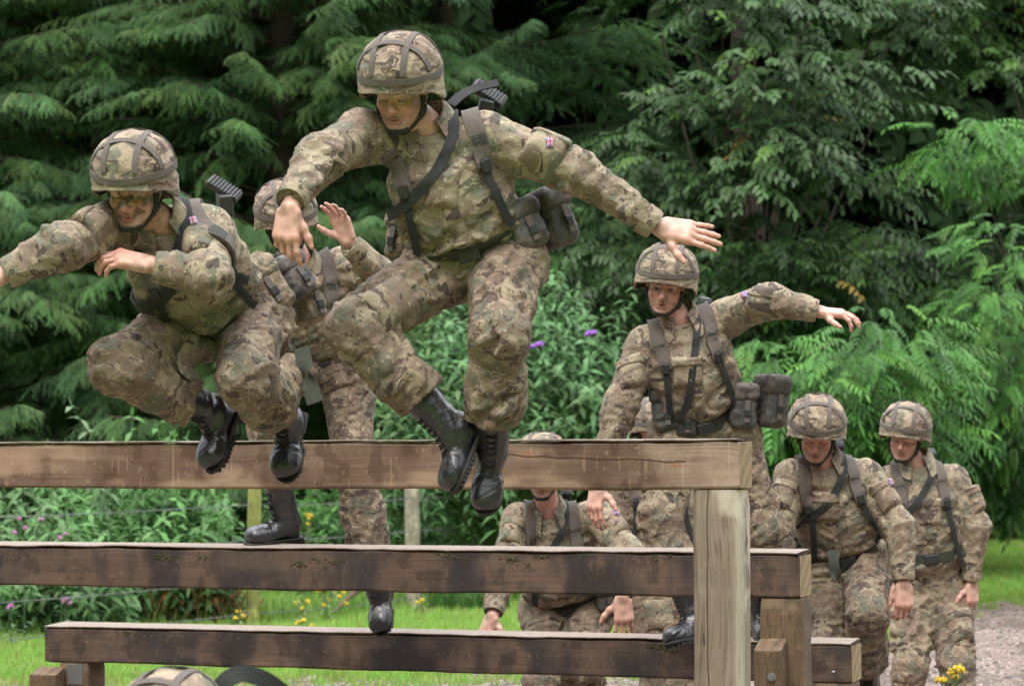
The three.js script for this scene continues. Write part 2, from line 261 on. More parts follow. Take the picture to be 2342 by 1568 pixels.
// ================================================================ wire fence behind
{
  const P = [V(-4.75, 0, -18.3), at(580, 1568, 22.3).setY(0), at(945, 1568, 24.3).setY(0), at(1166, 1568, 27.2).setY(0), V(1.15, 0, -30.2)];
  const t = thing('wire_fence', 'barbed wire fence on round wooden stakes in front of the bushes', 'fence', V(0, 0, 0)), R = rng(9);
  const cols = [[150, 150, 84], [158, 160, 86], [176, 166, 146], [140, 140, 104], [140, 140, 104]];
  P.forEach((p, i) => {
    const r = [0.055, 0.058, 0.07, 0.05, 0.05][i], h = [1.25, 1.19, 1.2, 1.22, 1.2][i], c = cols[i];
    const tx = woodTex(128, 512, { vert: 1, s: 600 + i * 9, a: c.map((x) => x * 0.72), b: c, dark: c.map((x) => x * 0.5), stain: [112, 104, 84], pale: c.map((x) => Math.min(255, x * 1.18)), st0: 0.5, stK: 0.5, paleK: 0.5, scr: 0.1, stainU: 6, stainV: 2 });
    const g = grid(20, 16, (u, v) => { const a = u * 6.2832, rr = r * (1 + 0.05 * noise(Math.cos(a) * 2, Math.sin(a) * 2, v * 2 + i * 7)) * (v > 0.99 ? 0.9 : 1); return V(p.x + Math.cos(a) * rr + (v - 0.5) * 0.02 * (i % 2 ? 1 : -1), v * h, p.z - Math.sin(a) * rr); }, (u, v) => [u, v]);
    const cap = new THREE.CircleGeometry(r * 0.92, 20); cap.rotateX(-Math.PI / 2); cap.translate(p.x + 0.01 * (i % 2 ? 1 : -1), h, p.z);
    part('stake', mergeGeometries([g, cap]), std({ map: tx, bumpMap: tx, bumpScale: 0.003, roughness: 0.85 }), t);
  });
  const wm = std({ color: lin(0.2, 0.2, 0.21), metalness: 0.6, roughness: 0.5 });
  for (const h of [1.04, 0.74, 0.4, 0.12]) {
    const gs = [];
    for (let i = 0; i < P.length - 1; i++) {
      const a = P[i].clone().setY(h).add(V(0, 0, 0.06)), b = P[i + 1].clone().setY(h).add(V(0, 0, 0.06)), n = 26, c = [];
      for (let s = 0; s < 2; s++) { const pts = []; for (let k = 0; k <= n * 2; k++) { const u = k / (n * 2), q = a.clone().lerp(b, u), w = u * 150 + s * Math.PI; q.y += -0.02 * Math.sin(u * Math.PI) + 0.0035 * Math.cos(w); q.z += 0.0035 * Math.sin(w); pts.push(q); } gs.push(new THREE.TubeGeometry(new THREE.CatmullRomCurve3(pts), n * 4, 0.0028, 4)); }
      for (let k = 1; k < n; k++) { const q = a.clone().lerp(b, k / n); q.y -= 0.02 * Math.sin(k / n * Math.PI); for (let s = 0; s < 3; s++) { const g = new THREE.CylinderGeometry(0.0022, 0.001, 0.045, 4); g.rotateZ(R() * 3); g.rotateY(R() * 3); g.translate(q.x, q.y, q.z); gs.push(g.toNonIndexed ? g : g); } }
    }
    part('barbed_wire', mergeGeometries(gs), wm, t);
  }
}
{ // fallen branch in the grass
  const a = at(762, 1408, 22.6), b = at(845, 1338, 24.4); a.y = 0.1; b.y = 0.24;
  const t = thing('fallen_branch', 'bare grey fallen branch lying in the grass by the wire fence', 'branch', a.clone().setY(0));
  part('bark', rel(tube([a, a.clone().lerp(b, 0.4).add(V(0, 0.03, 0)), b, b.clone().add(V(0.35, 0.05, -0.5))], 0.008, 24, 8, 0.055), t), std({ map: brownPost, bumpMap: brownPost, bumpScale: 0.006, roughness: 0.9 }), t);
}

// ================================================================ people: fields, meshing, cloth
let FOLD = 1;
const smin = (a, b, k) => { const h = Math.max(k - Math.abs(a - b), 0) / k; return Math.min(a, b) - h * h * k * 0.25; };
function nets(f, lo, hi, h) { // surface nets over the blocks that the surface crosses
  const B = 8, nb = [0, 1, 2].map((i) => Math.ceil((hi[i] - lo[i]) / h / B)), N = nb.map((b) => b * B + 1), sx = 1, sy = N[0], sz = N[0] * N[1];
  const val = new Float32Array(N[0] * N[1] * N[2]).fill(9), done = new Uint8Array(val.length), cell = new Int32Array(val.length).fill(-1), act = [];
  const r = B * h * 0.8661;
  for (let c = 0; c < nb[2]; c++) for (let b = 0; b < nb[1]; b++) for (let a = 0; a < nb[0]; a++) {
    const d = f(lo[0] + (a + 0.5) * B * h, lo[1] + (b + 0.5) * B * h, lo[2] + (c + 0.5) * B * h);
    if (Math.abs(d) > r * 1.25 + 0.025) { if (d < 0) for (let k = 0; k <= B; k++) for (let j = 0; j <= B; j++) for (let i = 0; i <= B; i++) { const q = (a * B + i) + (b * B + j) * sy + (c * B + k) * sz; if (!done[q]) val[q] = -9; } continue; }
    act.push(a, b, c);
    for (let k = 0; k <= B; k++) for (let j = 0; j <= B; j++) for (let i = 0; i <= B; i++) { const x = a * B + i, y = b * B + j, z = c * B + k, q = x + y * sy + z * sz; if (!done[q]) { done[q] = 1; val[q] = f(lo[0] + x * h, lo[1] + y * h, lo[2] + z * h); } }
  }
  const pos = [], idx = [], off = [0, 1, sy, sy + 1, sz, sz + 1, sy + sz, sy + sz + 1];
  const E = [[0, 1], [2, 3], [4, 5], [6, 7], [0, 2], [1, 3], [4, 6], [5, 7], [0, 4], [1, 5], [2, 6], [3, 7]];
  for (let m = 0; m < act.length; m += 3) for (let k = 0; k < B; k++) for (let j = 0; j < B; j++) for (let i = 0; i < B; i++) {
    const x = act[m] * B + i, y = act[m + 1] * B + j, z = act[m + 2] * B + k, q = x + y * sy + z * sz;
    let mask = 0; for (let e = 0; e < 8; e++) if (val[q + off[e]] < 0) mask |= 1 << e;
    if (mask === 0 || mask === 255) continue;
    let n = 0, X = 0, Y = 0, Z = 0;
    for (const [s, t] of E) { if (((mask >> s) & 1) === ((mask >> t) & 1)) continue; const u = val[q + off[s]], w = val[q + off[t]], g = clamp(u / (u - w)); X += mix(s & 1, t & 1, g); Y += mix((s >> 1) & 1, (t >> 1) & 1, g); Z += mix(s >> 2, t >> 2, g); n++; }
    cell[q] = pos.length / 3; pos.push(lo[0] + (x + X / n) * h, lo[1] + (y + Y / n) * h, lo[2] + (z + Z / n) * h);
  }
  const quad = (a, b, c, d, flip) => { if (a < 0 || b < 0 || c < 0 || d < 0) return; flip ? idx.push(a, c, b, a, d, c) : idx.push(a, b, c, a, c, d); };
  for (let m = 0; m < act.length; m += 3) for (let k = 0; k < B; k++) for (let j = 0; j < B; j++) for (let i = 0; i < B; i++) {
    const x = act[m] * B + i, y = act[m + 1] * B + j, z = act[m + 2] * B + k, q = x + y * sy + z * sz; if (!x || !y || !z) continue;
    const s = val[q] < 0;
    if (s !== (val[q + 1] < 0)) quad(cell[q], cell[q - sy], cell[q - sy - sz], cell[q - sz], !s);
    if (s !== (val[q + sy] < 0)) quad(cell[q], cell[q - sz], cell[q - sz - 1], cell[q - 1], !s);
    if (s !== (val[q + sz] < 0)) quad(cell[q], cell[q - 1], cell[q - 1 - sy], cell[q - sy], !s);
  }
  const g = new THREE.BufferGeometry(); g.setAttribute('position', new THREE.Float32BufferAttribute(pos, 3)); g.setIndex(idx); g.computeVertexNormals(); return g;
}
function boundsOf(bones, pad = 0.06) {
  const lo = [1e9, 1e9, 1e9], hi = [-1e9, -1e9, -1e9];
  for (const b of bones) for (const [p, r] of b.ends) ['x', 'y', 'z'].forEach((k, i) => { lo[i] = Math.min(lo[i], p[k] - r - pad); hi[i] = Math.max(hi[i], p[k] + r + pad); });
  return [lo, hi];
}
const ridge = (n) => 1 - 2.6 * Math.abs(n);
// a tapered limb with its own cloth folds; x, y, z in world metres
function bone(a, b, ra, rb, o = {}) {
  const d = b.clone().sub(a), len = d.length(); d.divideScalar(len);
  let u = (o.side ?? V(1, 0, 0)).clone(); u.addScaledVector(d, -u.dot(d)); if (u.lengthSq() < 1e-4) u = V(0, 1, 0).addScaledVector(d, -d.y); u.normalize();
  const v = d.clone().cross(u), { fold = 0, fa = 17, fr = 7, seed = 0, fl = 1, bulge, cut, fw } = o;
  const B = { a, b, d, u, v, len, ends: [[a, ra], [b, rb]], group: o.group };
  B.f = (x, y, z) => {
    const px = x - a.x, py = y - a.y, pz = z - a.z, s = px * d.x + py * d.y + pz * d.z, t = clamp(s / len), la = s - t * len;
    const lu = px * u.x + py * u.y + pz * u.z, lv = px * v.x + py * v.y + pz * v.z;
    let r = ra + (rb - ra) * t; if (bulge) r += bulge(t, lu, lv);
    let e = Math.sqrt(lu * lu + lv * lv * fl * fl + la * la) - r;
    if (fold && FOLD && e < 0.05 && e > -0.06) {
      const w = fw ? fw(t) : 1;
      const am = 0.75 + 0.9 * noise(lu * 5, lv * 5 + seed, s * 6), n1 = noise(lu * fr + seed, lv * fr, s * fa * 0.62 + lu * 10 - lv * 5), n2 = noise(lu * 12 + s * 12 + seed * 3, lv * 12 - s * 9, s * 14 + seed), n3 = noise(lu * 28 + s * 14, lv * 28 + seed, s * 34 - lu * 20);
      e -= fold * w * am * (0.6 * ridge(n1) - 0.6 * ridge(n2) + 0.14 * ridge(n3) + 0.65 * ridge(noise(lu * 15 + seed, lv * 15, s * 3.8 + lu * 6)) - 0.25);
    }
    if (cut) e = Math.max(e, s - cut * len);
    return e;
  };
  return B;
}
// trunk with oval sections along the spine
function trunk(P, T, left, sec, o = {}) {
  const y = T.clone().sub(P), len = y.length(); y.divideScalar(len);
  const x = left.clone().addScaledVector(y, -left.dot(y)).normalize(), z = x.clone().cross(y), { fold = 0, seed = 0, s0 = 0, s1 = 1 } = o;
  const B = { a: P, b: T, d: y, u: x, v: z, len, x, y, z, ends: [[P.clone().addScaledVector(y, s0 * len), 0.22], [T, 0.2]], group: o.group };
  B.local = (lx, s, lz) => P.clone().addScaledVector(x, lx).addScaledVector(y, s * len).addScaledVector(z, lz);
  B.f = (X, Y, Z) => {
    const px = X - P.x, py = Y - P.y, pz = Z - P.z, lx = px * x.x + py * x.y + pz * x.z, s = (px * y.x + py * y.y + pz * y.z) / len, lz = px * z.x + py * z.y + pz * z.z, c = clamp(s, s0, s1), [a, b, zc] = sec(c);
    const zz = lz - zc, q = Math.sqrt((lx / a) ** 2 + (zz / b) ** 2), g = Math.sqrt((lx / a / a) ** 2 + (zz / b / b) ** 2) + 1e-6;
    let e = q * (q - 1) / g; if (q < 0.4) e = -0.6 * b;
    if (s !== c) { const k = Math.abs(s - c) * len; e = e > 0 ? Math.hypot(e, k) : Math.max(e, k); }
    if (fold && FOLD && Math.abs(e) < 0.06) {
      const w = 0.55 + 0.7 * Math.exp(-(((s - 0.24) / 0.14) ** 2)), n1 = noise(lx * 5 + lz * 3 + seed, s * 8 - lx * 6, lz * 5), n2 = noise(lx * 12 + seed * 2, s * 9 + lx * 7, lz * 12), n3 = noise(lx * 28, s * 16, lz * 28 + seed);
      e -= fold * w * (0.8 * ridge(n1) - 0.6 * ridge(n2) + 0.28 * ridge(n3) - 0.15);
    }
    return e;
  };
  return B;
}
function joinField(bones, k) { const n = bones.length, fs = bones.map((b) => b.f), kk = bones.map((b, i) => k); return (x, y, z) => { let d = fs[0](x, y, z); for (let i = 1; i < n; i++) d = smin(d, fs[i](x, y, z), k); return d; }; }
function gradient(f, p, e = 0.004) { return V(f(p.x + e, p.y, p.z) - f(p.x - e, p.y, p.z), f(p.x, p.y + e, p.z) - f(p.x, p.y - e, p.z), f(p.x, p.y, p.z + e) - f(p.x, p.y, p.z - e)).normalize(); }
function settle(f, p, off) { const q = p.clone(); for (let i = 0; i < 9; i++) { const n = gradient(f, q), d = f(q.x, q.y, q.z) - off; q.addScaledVector(n, -clamp(d, -0.06, 0.06) * 0.9); } return q; }
// box-projected uv in the frame of the nearest limb, in tiles of TILE metres
const TILE = 0.46;
function clothUV(g, bones) {
  const P = g.attributes.position, Nn = g.attributes.normal, I = g.index.array, pos = [], nor = [], uv = [], idx = [], seen = new Map(), c = V(), n = V();
  for (let t = 0; t < I.length; t += 3) {
    c.set(0, 0, 0); n.set(0, 0, 0); for (let k = 0; k < 3; k++) { c.x += P.getX(I[t + k]); c.y += P.getY(I[t + k]); c.z += P.getZ(I[t + k]); n.x += Nn.getX(I[t + k]); n.y += Nn.getY(I[t + k]); n.z += Nn.getZ(I[t + k]); } c.divideScalar(3);
    let best = 0, bd = 1e9; FOLD = 0; bones.forEach((b, i) => { const d = b.f(c.x, c.y, c.z); if (d < bd) { bd = d; best = i; } }); FOLD = 1;
    const b = bones[best], nu = Math.abs(n.dot(b.u)), nv = Math.abs(n.dot(b.v)), nd = Math.abs(n.dot(b.d)), ax = nu > nv ? (nu > nd ? 0 : 2) : nv > nd ? 1 : 2;
    for (let k = 0; k < 3; k++) {
      const q = I[t + k], key = (q * 64 + best) * 3 + ax; let id = seen.get(key);
      if (id === undefined) {
        id = pos.length / 3; seen.set(key, id); const x = P.getX(q), y = P.getY(q), z = P.getZ(q); pos.push(x, y, z); nor.push(Nn.getX(q), Nn.getY(q), Nn.getZ(q));
        const px = x - b.a.x, py = y - b.a.y, pz = z - b.a.z, lu = px * b.u.x + py * b.u.y + pz * b.u.z, lv = px * b.v.x + py * b.v.y + pz * b.v.z, ld = px * b.d.x + py * b.d.y + pz * b.d.z, o = best * 0.37;
        uv.push(((ax === 0 ? lv : lu) + o) / TILE, ((ax === 2 ? lv : ld) + o * 1.7 + ax * 0.21) / TILE);
      }
      idx.push(id);
    }
  }
  const r = new THREE.BufferGeometry(); r.setAttribute('position', new THREE.Float32BufferAttribute(pos, 3)); r.setAttribute('normal', new THREE.Float32BufferAttribute(nor, 3)); r.setAttribute('uv', new THREE.Float32BufferAttribute(uv, 2)); r.setIndex(idx); return r;
}
// a strap lying on a field: points, width, thickness, gap
function ribbon(f, pts, w, th = 0.004, off = 0.004, seg = 40, closed = false, stiff = false) {
  FOLD = 0;
  const cv = new THREE.CatmullRomCurve3(pts, closed), C = [], K = 4, rows = [];
  for (let i = 0; i <= seg; i++) C.push(stiff ? cv.getPointAt(i / seg) : settle(f, cv.getPointAt(i / seg), off));
  let D = C.map((p) => p.clone()); for (let it = 0; it < 4; it++) D = D.map((p, i) => { const a = closed ? D[(i - 1 + seg) % seg] : D[Math.max(0, i - 1)], b = closed ? D[(i + 1) % seg] : D[Math.min(seg, i + 1)]; return p.clone().multiplyScalar(0.5).addScaledVector(a, 0.25).addScaledVector(b, 0.25); });
  for (let i = 0; i <= seg; i++) {
    const a = closed ? D[(i - 1 + seg) % seg] : D[Math.max(0, i - 1)], b = closed ? D[(i + 1) % seg] : D[Math.min(seg, i + 1)], t = b.clone().sub(a).normalize(), n = gradient(f, D[i], 0.02), s = t.clone().cross(n).normalize(), m = s.clone().cross(t), row = [];
    for (let k = 0; k <= K; k++) { let p = D[i].clone().addScaledVector(s, (k / K - 0.5) * w); const d = f(p.x, p.y, p.z); if (d < off) p.addScaledVector(m, off - d); else if (!stiff) p.addScaledVector(m, -Math.min(d - off, 0.012) * 0.7); row.push([p, p.clone().addScaledVector(m, th)]); }
    rows.push(row);
  }
  FOLD = 1;
  const cut = [0]; let L = 0; for (let i = 1; i <= seg; i++) cut.push(L += D[i].distanceTo(D[i - 1]));
  const sheet = (k, pick) => grid(k, seg, (u, v) => pick(rows[Math.round(v * seg)], Math.round(u * k)), (u, v) => [u * w * 2 / TILE, cut[Math.round(v * seg)] / TILE]);
  const R2 = mergeGeometries([sheet(K, (r, k) => r[k][1]), sheet(K, (r, k) => r[K - k][0]), sheet(1, (r, k) => r[0][k]), sheet(1, (r, k) => r[K][1 - k])]); R2.userData = { D, L }; return R2;
}
// a sewn-on piece (pocket, badge, knee patch) lying on a field at p, facing n
function patch(f, p, n, up, w, h, th, o = {}) {
  FOLD = o.fold ? 1 : 0;
  const y = up.clone().addScaledVector(n, -up.dot(n)).normalize(), x = y.clone().cross(n), nu = o.nu ?? 10, nv = o.nv ?? 10;
  const g = grid(nu + 2, nv + 2, (U, W) => {
    const i = clamp((U * (nu + 2) - 1) / nu), j = clamp((W * (nv + 2) - 1) / nv), edge = U === 0 || W === 0 || U > 0.9999 || W > 0.9999;
    let q = p.clone().addScaledVector(x, (i - 0.5) * w).addScaledVector(y, (j - 0.5) * h).addScaledVector(n, 0.05), s = 0;
    for (let k = 0; k < 14; k++) { const d = f(q.x, q.y, q.z); if (d < 0.0005 || s > 0.13) break; q.addScaledVector(n, -d * 0.85); s += d * 0.85; }
    const pil = 1 - Math.pow(Math.abs(i * 2 - 1), 6) * Math.abs(1), pil2 = 1 - Math.pow(Math.abs(j * 2 - 1), 6);
    return q.addScaledVector(n, edge ? -0.006 : th * (0.55 + 0.45 * pil * pil2) + (o.puff ?? 0) * pil * pil2 * (1 - (o.slant ?? 0) * j) + (o.wr ?? 0) * noise(i * 5 + p.x * 40, j * 5, p.y * 30));
  }, (u, v) => o.print ? [clamp((u * (nu + 2) - 1) / nu), clamp((v * (nv + 2) - 1) / nv)] : [u * w / TILE + p.x, v * h / TILE + p.y]);
  FOLD = 1; return g;
}
function march(f, px, py, z, back = 1.0) { const d = rayDir(px, py), q = camera.position.clone().addScaledVector(d, z - back), l = d.length(); for (let i = 0; i < 140; i++) { const e = f(q.x, q.y, q.z); if (e < 0.001) return q; q.addScaledVector(d, Math.max(e * 0.75, 0.002) / l); if (-q.z > z + 1.2) break; } return null; }

// ---- cloth, skin, leather
const camoTex = tex(1024, 1024, (u, v) => {
  const wu = u + (fb(u, v, 5, 5, 701, 3) - 0.5) * 0.09, wv = v + (fb(u, v, 5, 5, 711, 3) - 0.5) * 0.09;
  const A = fb(wu, wv, 5, 8, 720, 3), B = fb(wu, wv, 5, 9, 730, 3), C = fb(wu, wv, 8, 13, 740, 3), D = fb(wu, wv, 9, 20, 750, 3), F = fb(wu, wv, 11, 16, 760, 2), G = fb(u, v, 3, 3, 770, 2);
  let c = mc([138, 125, 103], [155, 142, 118], G);
  c = mc(c, [116, 99, 84], sstep(0.49, 0.62, A) * 0.8); // soft brown
  c = mc(c, [99, 100, 84], sstep(0.54, 0.62, B) * 0.8); // olive green
  c = mc(c, [124, 106, 90], sstep(0.56, 0.66, fb(wu, wv, 9, 7, 780, 3)) * 0.7);
  const tw = Math.abs(fb(wu, wv, 6, 10, 790, 3) - 0.5); c = mc(c, [72, 59, 54], sstep(0.016, 0.006, tw) * sstep(0.47, 0.55, C)); // twigs
  c = mc(c, [74, 60, 55], sstep(0.672, 0.70, D) * 0.8);
  const fl = Math.abs(fb(wu, wv, 8, 12, 800, 2) - 0.5); c = mc(c, [180, 165, 133], sstep(0.016, 0.008, fl) * sstep(0.55, 0.62, F)); // pale flecks
  c = mc(c, [176, 160, 134], sstep(0.8, 0.82, fb(u, v, 34, 34, 810, 2)) * 0.7);
  const w = (fb(u, v, 200, 200, 820, 2) - 0.5) * 12; return [c[0] + w, c[1] + w, c[2] + w];
});
const weaveTex = tex(512, 512, (u, v) => { const a = fb(u, v, 22, 22, 831, 4), b = pn(u * 180, v * 180, 180, 180, 832), r = 1 - Math.abs(fb(u, v, 9, 9, 833, 3) - 0.5) * 4; const k = 255 * (0.35 * a + 0.18 * b + 0.45 * r); return [k, k, k]; }, false);
const camo = (o = {}) => std({ map: camoTex, bumpMap: weaveTex, bumpScale: 0.008, roughness: 0.9, ...o });
const camoMat = camo(), camoDark = camo({ color: lin(0.9, 0.87, 0.86) }), camoPale = camo({ color: lin(1.07, 1.05, 1.08) });
const dpmTex = tex(512, 512, (u, v) => { const A = fb(u, v, 4, 6, 901, 4), B = fb(u, v, 5, 7, 902, 4), C = fb(u, v, 8, 10, 903, 3), w = fb(u, v, 60, 60, 904, 2); let c = mc([86, 79, 72], [95, 87, 80], w); c = mc(c, [74, 64, 59], sstep(0.48, 0.58, A)); c = mc(c, [74, 75, 72], sstep(0.53, 0.62, B)); c = mc(c, [56, 52, 52], sstep(0.6, 0.67, C)); return c; });
const dpmMat = std({ map: dpmTex, bumpMap: weaveTex, bumpScale: 0.004, roughness: 0.75 });
const padMat = std({ color: lin(0.105, 0.085, 0.07), bumpMap: weaveTex, bumpScale: 0.003, roughness: 0.85 });
const webMat = std({ color: lin(0.03, 0.032, 0.026), bumpMap: weaveTex, bumpScale: 0.002, roughness: 0.8 });
const beltMat = std({ color: lin(0.035, 0.042, 0.026), bumpMap: weaveTex, bumpScale: 0.002, roughness: 0.7 });
const bandMat = std({ color: lin(0.15, 0.126, 0.108), bumpMap: weaveTex, bumpScale: 0.003, roughness: 0.85 });
const darkCloth = std({ color: lin(0.028, 0.03, 0.024), bumpMap: weaveTex, bumpScale: 0.002, roughness: 0.9 });
const strapMat = std({ color: lin(0.02, 0.022, 0.02), bumpMap: weaveTex, bumpScale: 0.002, roughness: 0.85 });
const plastic = std({ color: lin(0.026, 0.027, 0.027), roughness: 0.42 });
const gunMat = std({ color: lin(0.03, 0.031, 0.033), roughness: 0.4 });
const bootTex = tex(256, 256, (u, v) => { const a = fb(u, v, 7, 7, 951, 4), b = fb(u, v, 40, 40, 952, 2); let c = mc([26, 27, 31], [36, 37, 42], b); c = mc(c, [92, 74, 58], sstep(0.6, 0.76, a) * sstep(0.4, 0.62, b) * 0.8); return mc(c, [74, 76, 82], sstep(0.74, 0.82, b) * 0.4); });
const leather = new THREE.MeshPhysicalMaterial({ map: bootTex, bumpMap: weaveTex, bumpScale: 0.003, roughness: 0.34, clearcoat: 0.5, clearcoatRoughness: 0.3 });
const soleMat = std({ color: lin(0.016, 0.014, 0.012), roughness: 0.6 }), laceMat = std({ color: lin(0.012, 0.012, 0.012), roughness: 0.8 });
const skinMat = new THREE.MeshPhysicalMaterial({ vertexColors: true, roughness: 0.42 });
const eyeMat = std({ vertexColors: true, roughness: 0.15 });
const flagTex = tex(128, 80, (u, v) => {
  const x = u - 0.5, y = (v - 0.5) * 0.6, W = [188, 186, 196], Rd = [150, 52, 72], Bl = [86, 96, 146]; let c = Bl;
  const d1 = Math.abs(x * 0.6 - y) / 1.166, d2 = Math.abs(x * 0.6 + y) / 1.166; if (d1 < 0.058 || d2 < 0.058) c = W; if (d1 < 0.02 || d2 < 0.02) c = Rd;
  if (Math.abs(x) < 0.1 || Math.abs(y) < 0.1) c = W; if (Math.abs(x) < 0.06 || Math.abs(y) < 0.06) c = Rd; return c;
});
const flagMat = std({ map: flagTex, bumpMap: weaveTex, bumpScale: 0.001, roughness: 0.85 });

// ---- head, hand, boot in their own metres
function headField(o) {
  const cap = (ax, ay, az, bx, by, bz, ra, rb) => (x, y, z) => { const dx = bx - ax, dy = by - ay, dz = bz - az, t = clamp(((x - ax) * dx + (y - ay) * dy + (z - az) * dz) / (dx * dx + dy * dy + dz * dz)); return Math.hypot(x - ax - dx * t, y - ay - dy * t, z - az - dz * t) - mix(ra, rb, t); };
  const ell = (cx, cy, cz, a, b, c) => (x, y, z) => { const X = (x - cx), Y = (y - cy), Z = (z - cz), q = Math.hypot(X / a, Y / b, Z / c), g = Math.hypot(X / a / a, Y / b / b, Z / c / c) + 1e-6; return q * (q - 1) / g; };
  const sk = ell(0, 0.035, -0.012, 0.076, 0.092, 0.096), fc = ell(0, -0.03, 0.028, 0.063, 0.088, 0.066), jaw = cap(0.05, -0.058, 0.008, 0.012, -0.1, 0.06, 0.021, 0.017), chin = cap(-0.01, -0.102, 0.068, 0.01, -0.102, 0.068, 0.0175, 0.0175), chk = ell(0.04, -0.026, 0.06, 0.023, 0.024, 0.026), brow = cap(0.012, 0.022, 0.086, 0.046, 0.02, 0.068, 0.0115, 0.012);
  const vr = rng(Math.round(o.seed * 97)), nz = (vr() - 0.5) * 0.009, jw = (vr() - 0.5) * 0.012, nw2 = (vr() - 0.5) * 0.004;
  const nb = cap(0, 0.012, 0.089, 0, -0.03, 0.108 + nz, 0.0085, 0.0125 + nw2), tip = ell(0, -0.034, 0.108 + nz, 0.0135, 0.0115, 0.0125), nw = ell(0.0125, -0.038, 0.097, 0.0085, 0.008, 0.0105), ul = cap(-0.019, -0.0655, 0.083, 0.019, -0.0655, 0.083, 0.006, 0.006), ulc = cap(-0.007, -0.0635, 0.0925, 0.007, -0.0635, 0.0925, 0.0066, 0.0066), ll = cap(-0.014, -0.0765, 0.088, 0.014, -0.0765, 0.088, 0.0072, 0.0072), ear = ell(0.078, -0.012, -0.008, 0.01, 0.031, 0.018), neck = cap(0, -0.06, -0.022, o.nx, o.ny, o.nz, 0.056, 0.062), lid = cap(0.022, 0.0105, 0.087, 0.043, 0.0085, 0.0785, 0.0052, 0.0048), lid2 = cap(0.022, -0.0085, 0.084, 0.042, -0.0085, 0.0765, 0.005, 0.0045), soc = ell(0.032, 0.001, 0.097, 0.021, 0.0155, 0.020), mo = o.mouth ?? 0.003, mouth = ell(0, -0.0705, 0.098, 0.019, mo, 0.016), ham = cap(0, -0.02, -0.05, 0, -0.09, -0.035, 0.06, 0.055);
  return (x, y, z) => {
    const m = Math.abs(x); let d = smin(sk(x, y, z), fc(x, y, z), 0.035); d = smin(d, jaw(m - jw, y, z), 0.03); d = smin(d, chin(x, y, z), 0.02); d = smin(d, chk(m, y, z), 0.02); d = smin(d, brow(m, y, z), 0.018);
    const s = -soc(m, y, z); d = -smin(-d, -s, 0.012) > d ? Math.max(d, -smin(-d, -s, 0.012)) : d;
    d = smin(d, nb(x, y, z), 0.011); d = smin(d, tip(x, y, z), 0.006); d = smin(d, nw(m, y, z), 0.005);
    d = smin(d, lid(m, y, z), 0.006); d = smin(d, lid2(m, y, z), 0.006);
    d = smin(d, Math.min(ul(x, y, z), ulc(x, y, z)), 0.006); d = smin(d, ll(x, y, z), 0.006);
    if (o.shut) d = Math.min(d, Math.hypot(m - 0.0318, y - 0.001, z - 0.0745) - 0.0136); d = Math.max(d, -mouth(x, y, z)); d = smin(d, ear(m, y, z), 0.006); d = smin(d, ham(x, y, z), 0.03); d = smin(d, neck(x, y, z), 0.022); return d;
  };
}
function headColor(x, y, z, o, out) {
  const n = noise(x * 30 + o.seed, y * 30, z * 30) + 0.5 * noise(x * 110, y * 110 + o.seed, z * 110), m = Math.abs(x); let c = mc(o.skin ?? [0.55, 0.272, 0.212], [0.62, 0.34, 0.28], 0.5 + n);
  const ck = Math.exp(-(((m - 0.042) / 0.022) ** 2 + ((y + 0.03) / 0.024) ** 2)) * (z > 0.03 ? 1 : 0); c = mc(c, [0.50, 0.17, 0.12], ck * 0.5); if (z > 0.098) c = mc(c, [0.52, 0.2, 0.15], 0.45);
  if (z > 0.078 && m < 0.027 - Math.abs(y + 0.0705) * 0.6 && y > -0.0835 && y < -0.058) c = mc(c, [0.42, 0.13, 0.11], 0.75);
  if (z > 0.055 && m > 0.012 && m < 0.052 && Math.abs(y - 0.0245 - (m - 0.03) * 0.08) < 0.0055) c = [0.1, 0.06, 0.035];
  if (z > 0.05 && m > 0.018 && m < 0.046 && Math.abs(y - (o.shut ? -0.006 : 0.0065)) < 0.0032) c = mc(c, [0.05, 0.03, 0.025], 0.8);
  const a = noise(x * 20 + y * 34 + o.seed * 5, y * 13 - x * 26, o.seed), b = noise(x * 16 - y * 30 + o.seed * 9, y * 18 + x * 16, o.seed + 4); // smears of face paint
  if (z > 0.0 && y > -0.095) { c = mc(c, [0.085, 0.06, 0.038], sstep(0.16, 0.34, a) * (o.paint ?? 0.6)); c = mc(c, [0.09, 0.095, 0.055], sstep(0.2, 0.36, b) * (o.paint ?? 0.6) * 0.8); }
  if (y < -0.055 && z > 0.02 && y > -0.12) c = mc(c, [0.24, 0.15, 0.11], 0.3 + 0.3 * noise(x * 90, y * 90, z * 90));
  if (z < 0.012 - (y > -0.02 ? 0 : (-0.02 - y) * 0.7) && y > -0.085 && m < 0.0745) c = mc([0.055, 0.035, 0.022], [0.1, 0.065, 0.04], 0.5 + n); // short hair
  out.push(c[0], c[1], c[2]);
}
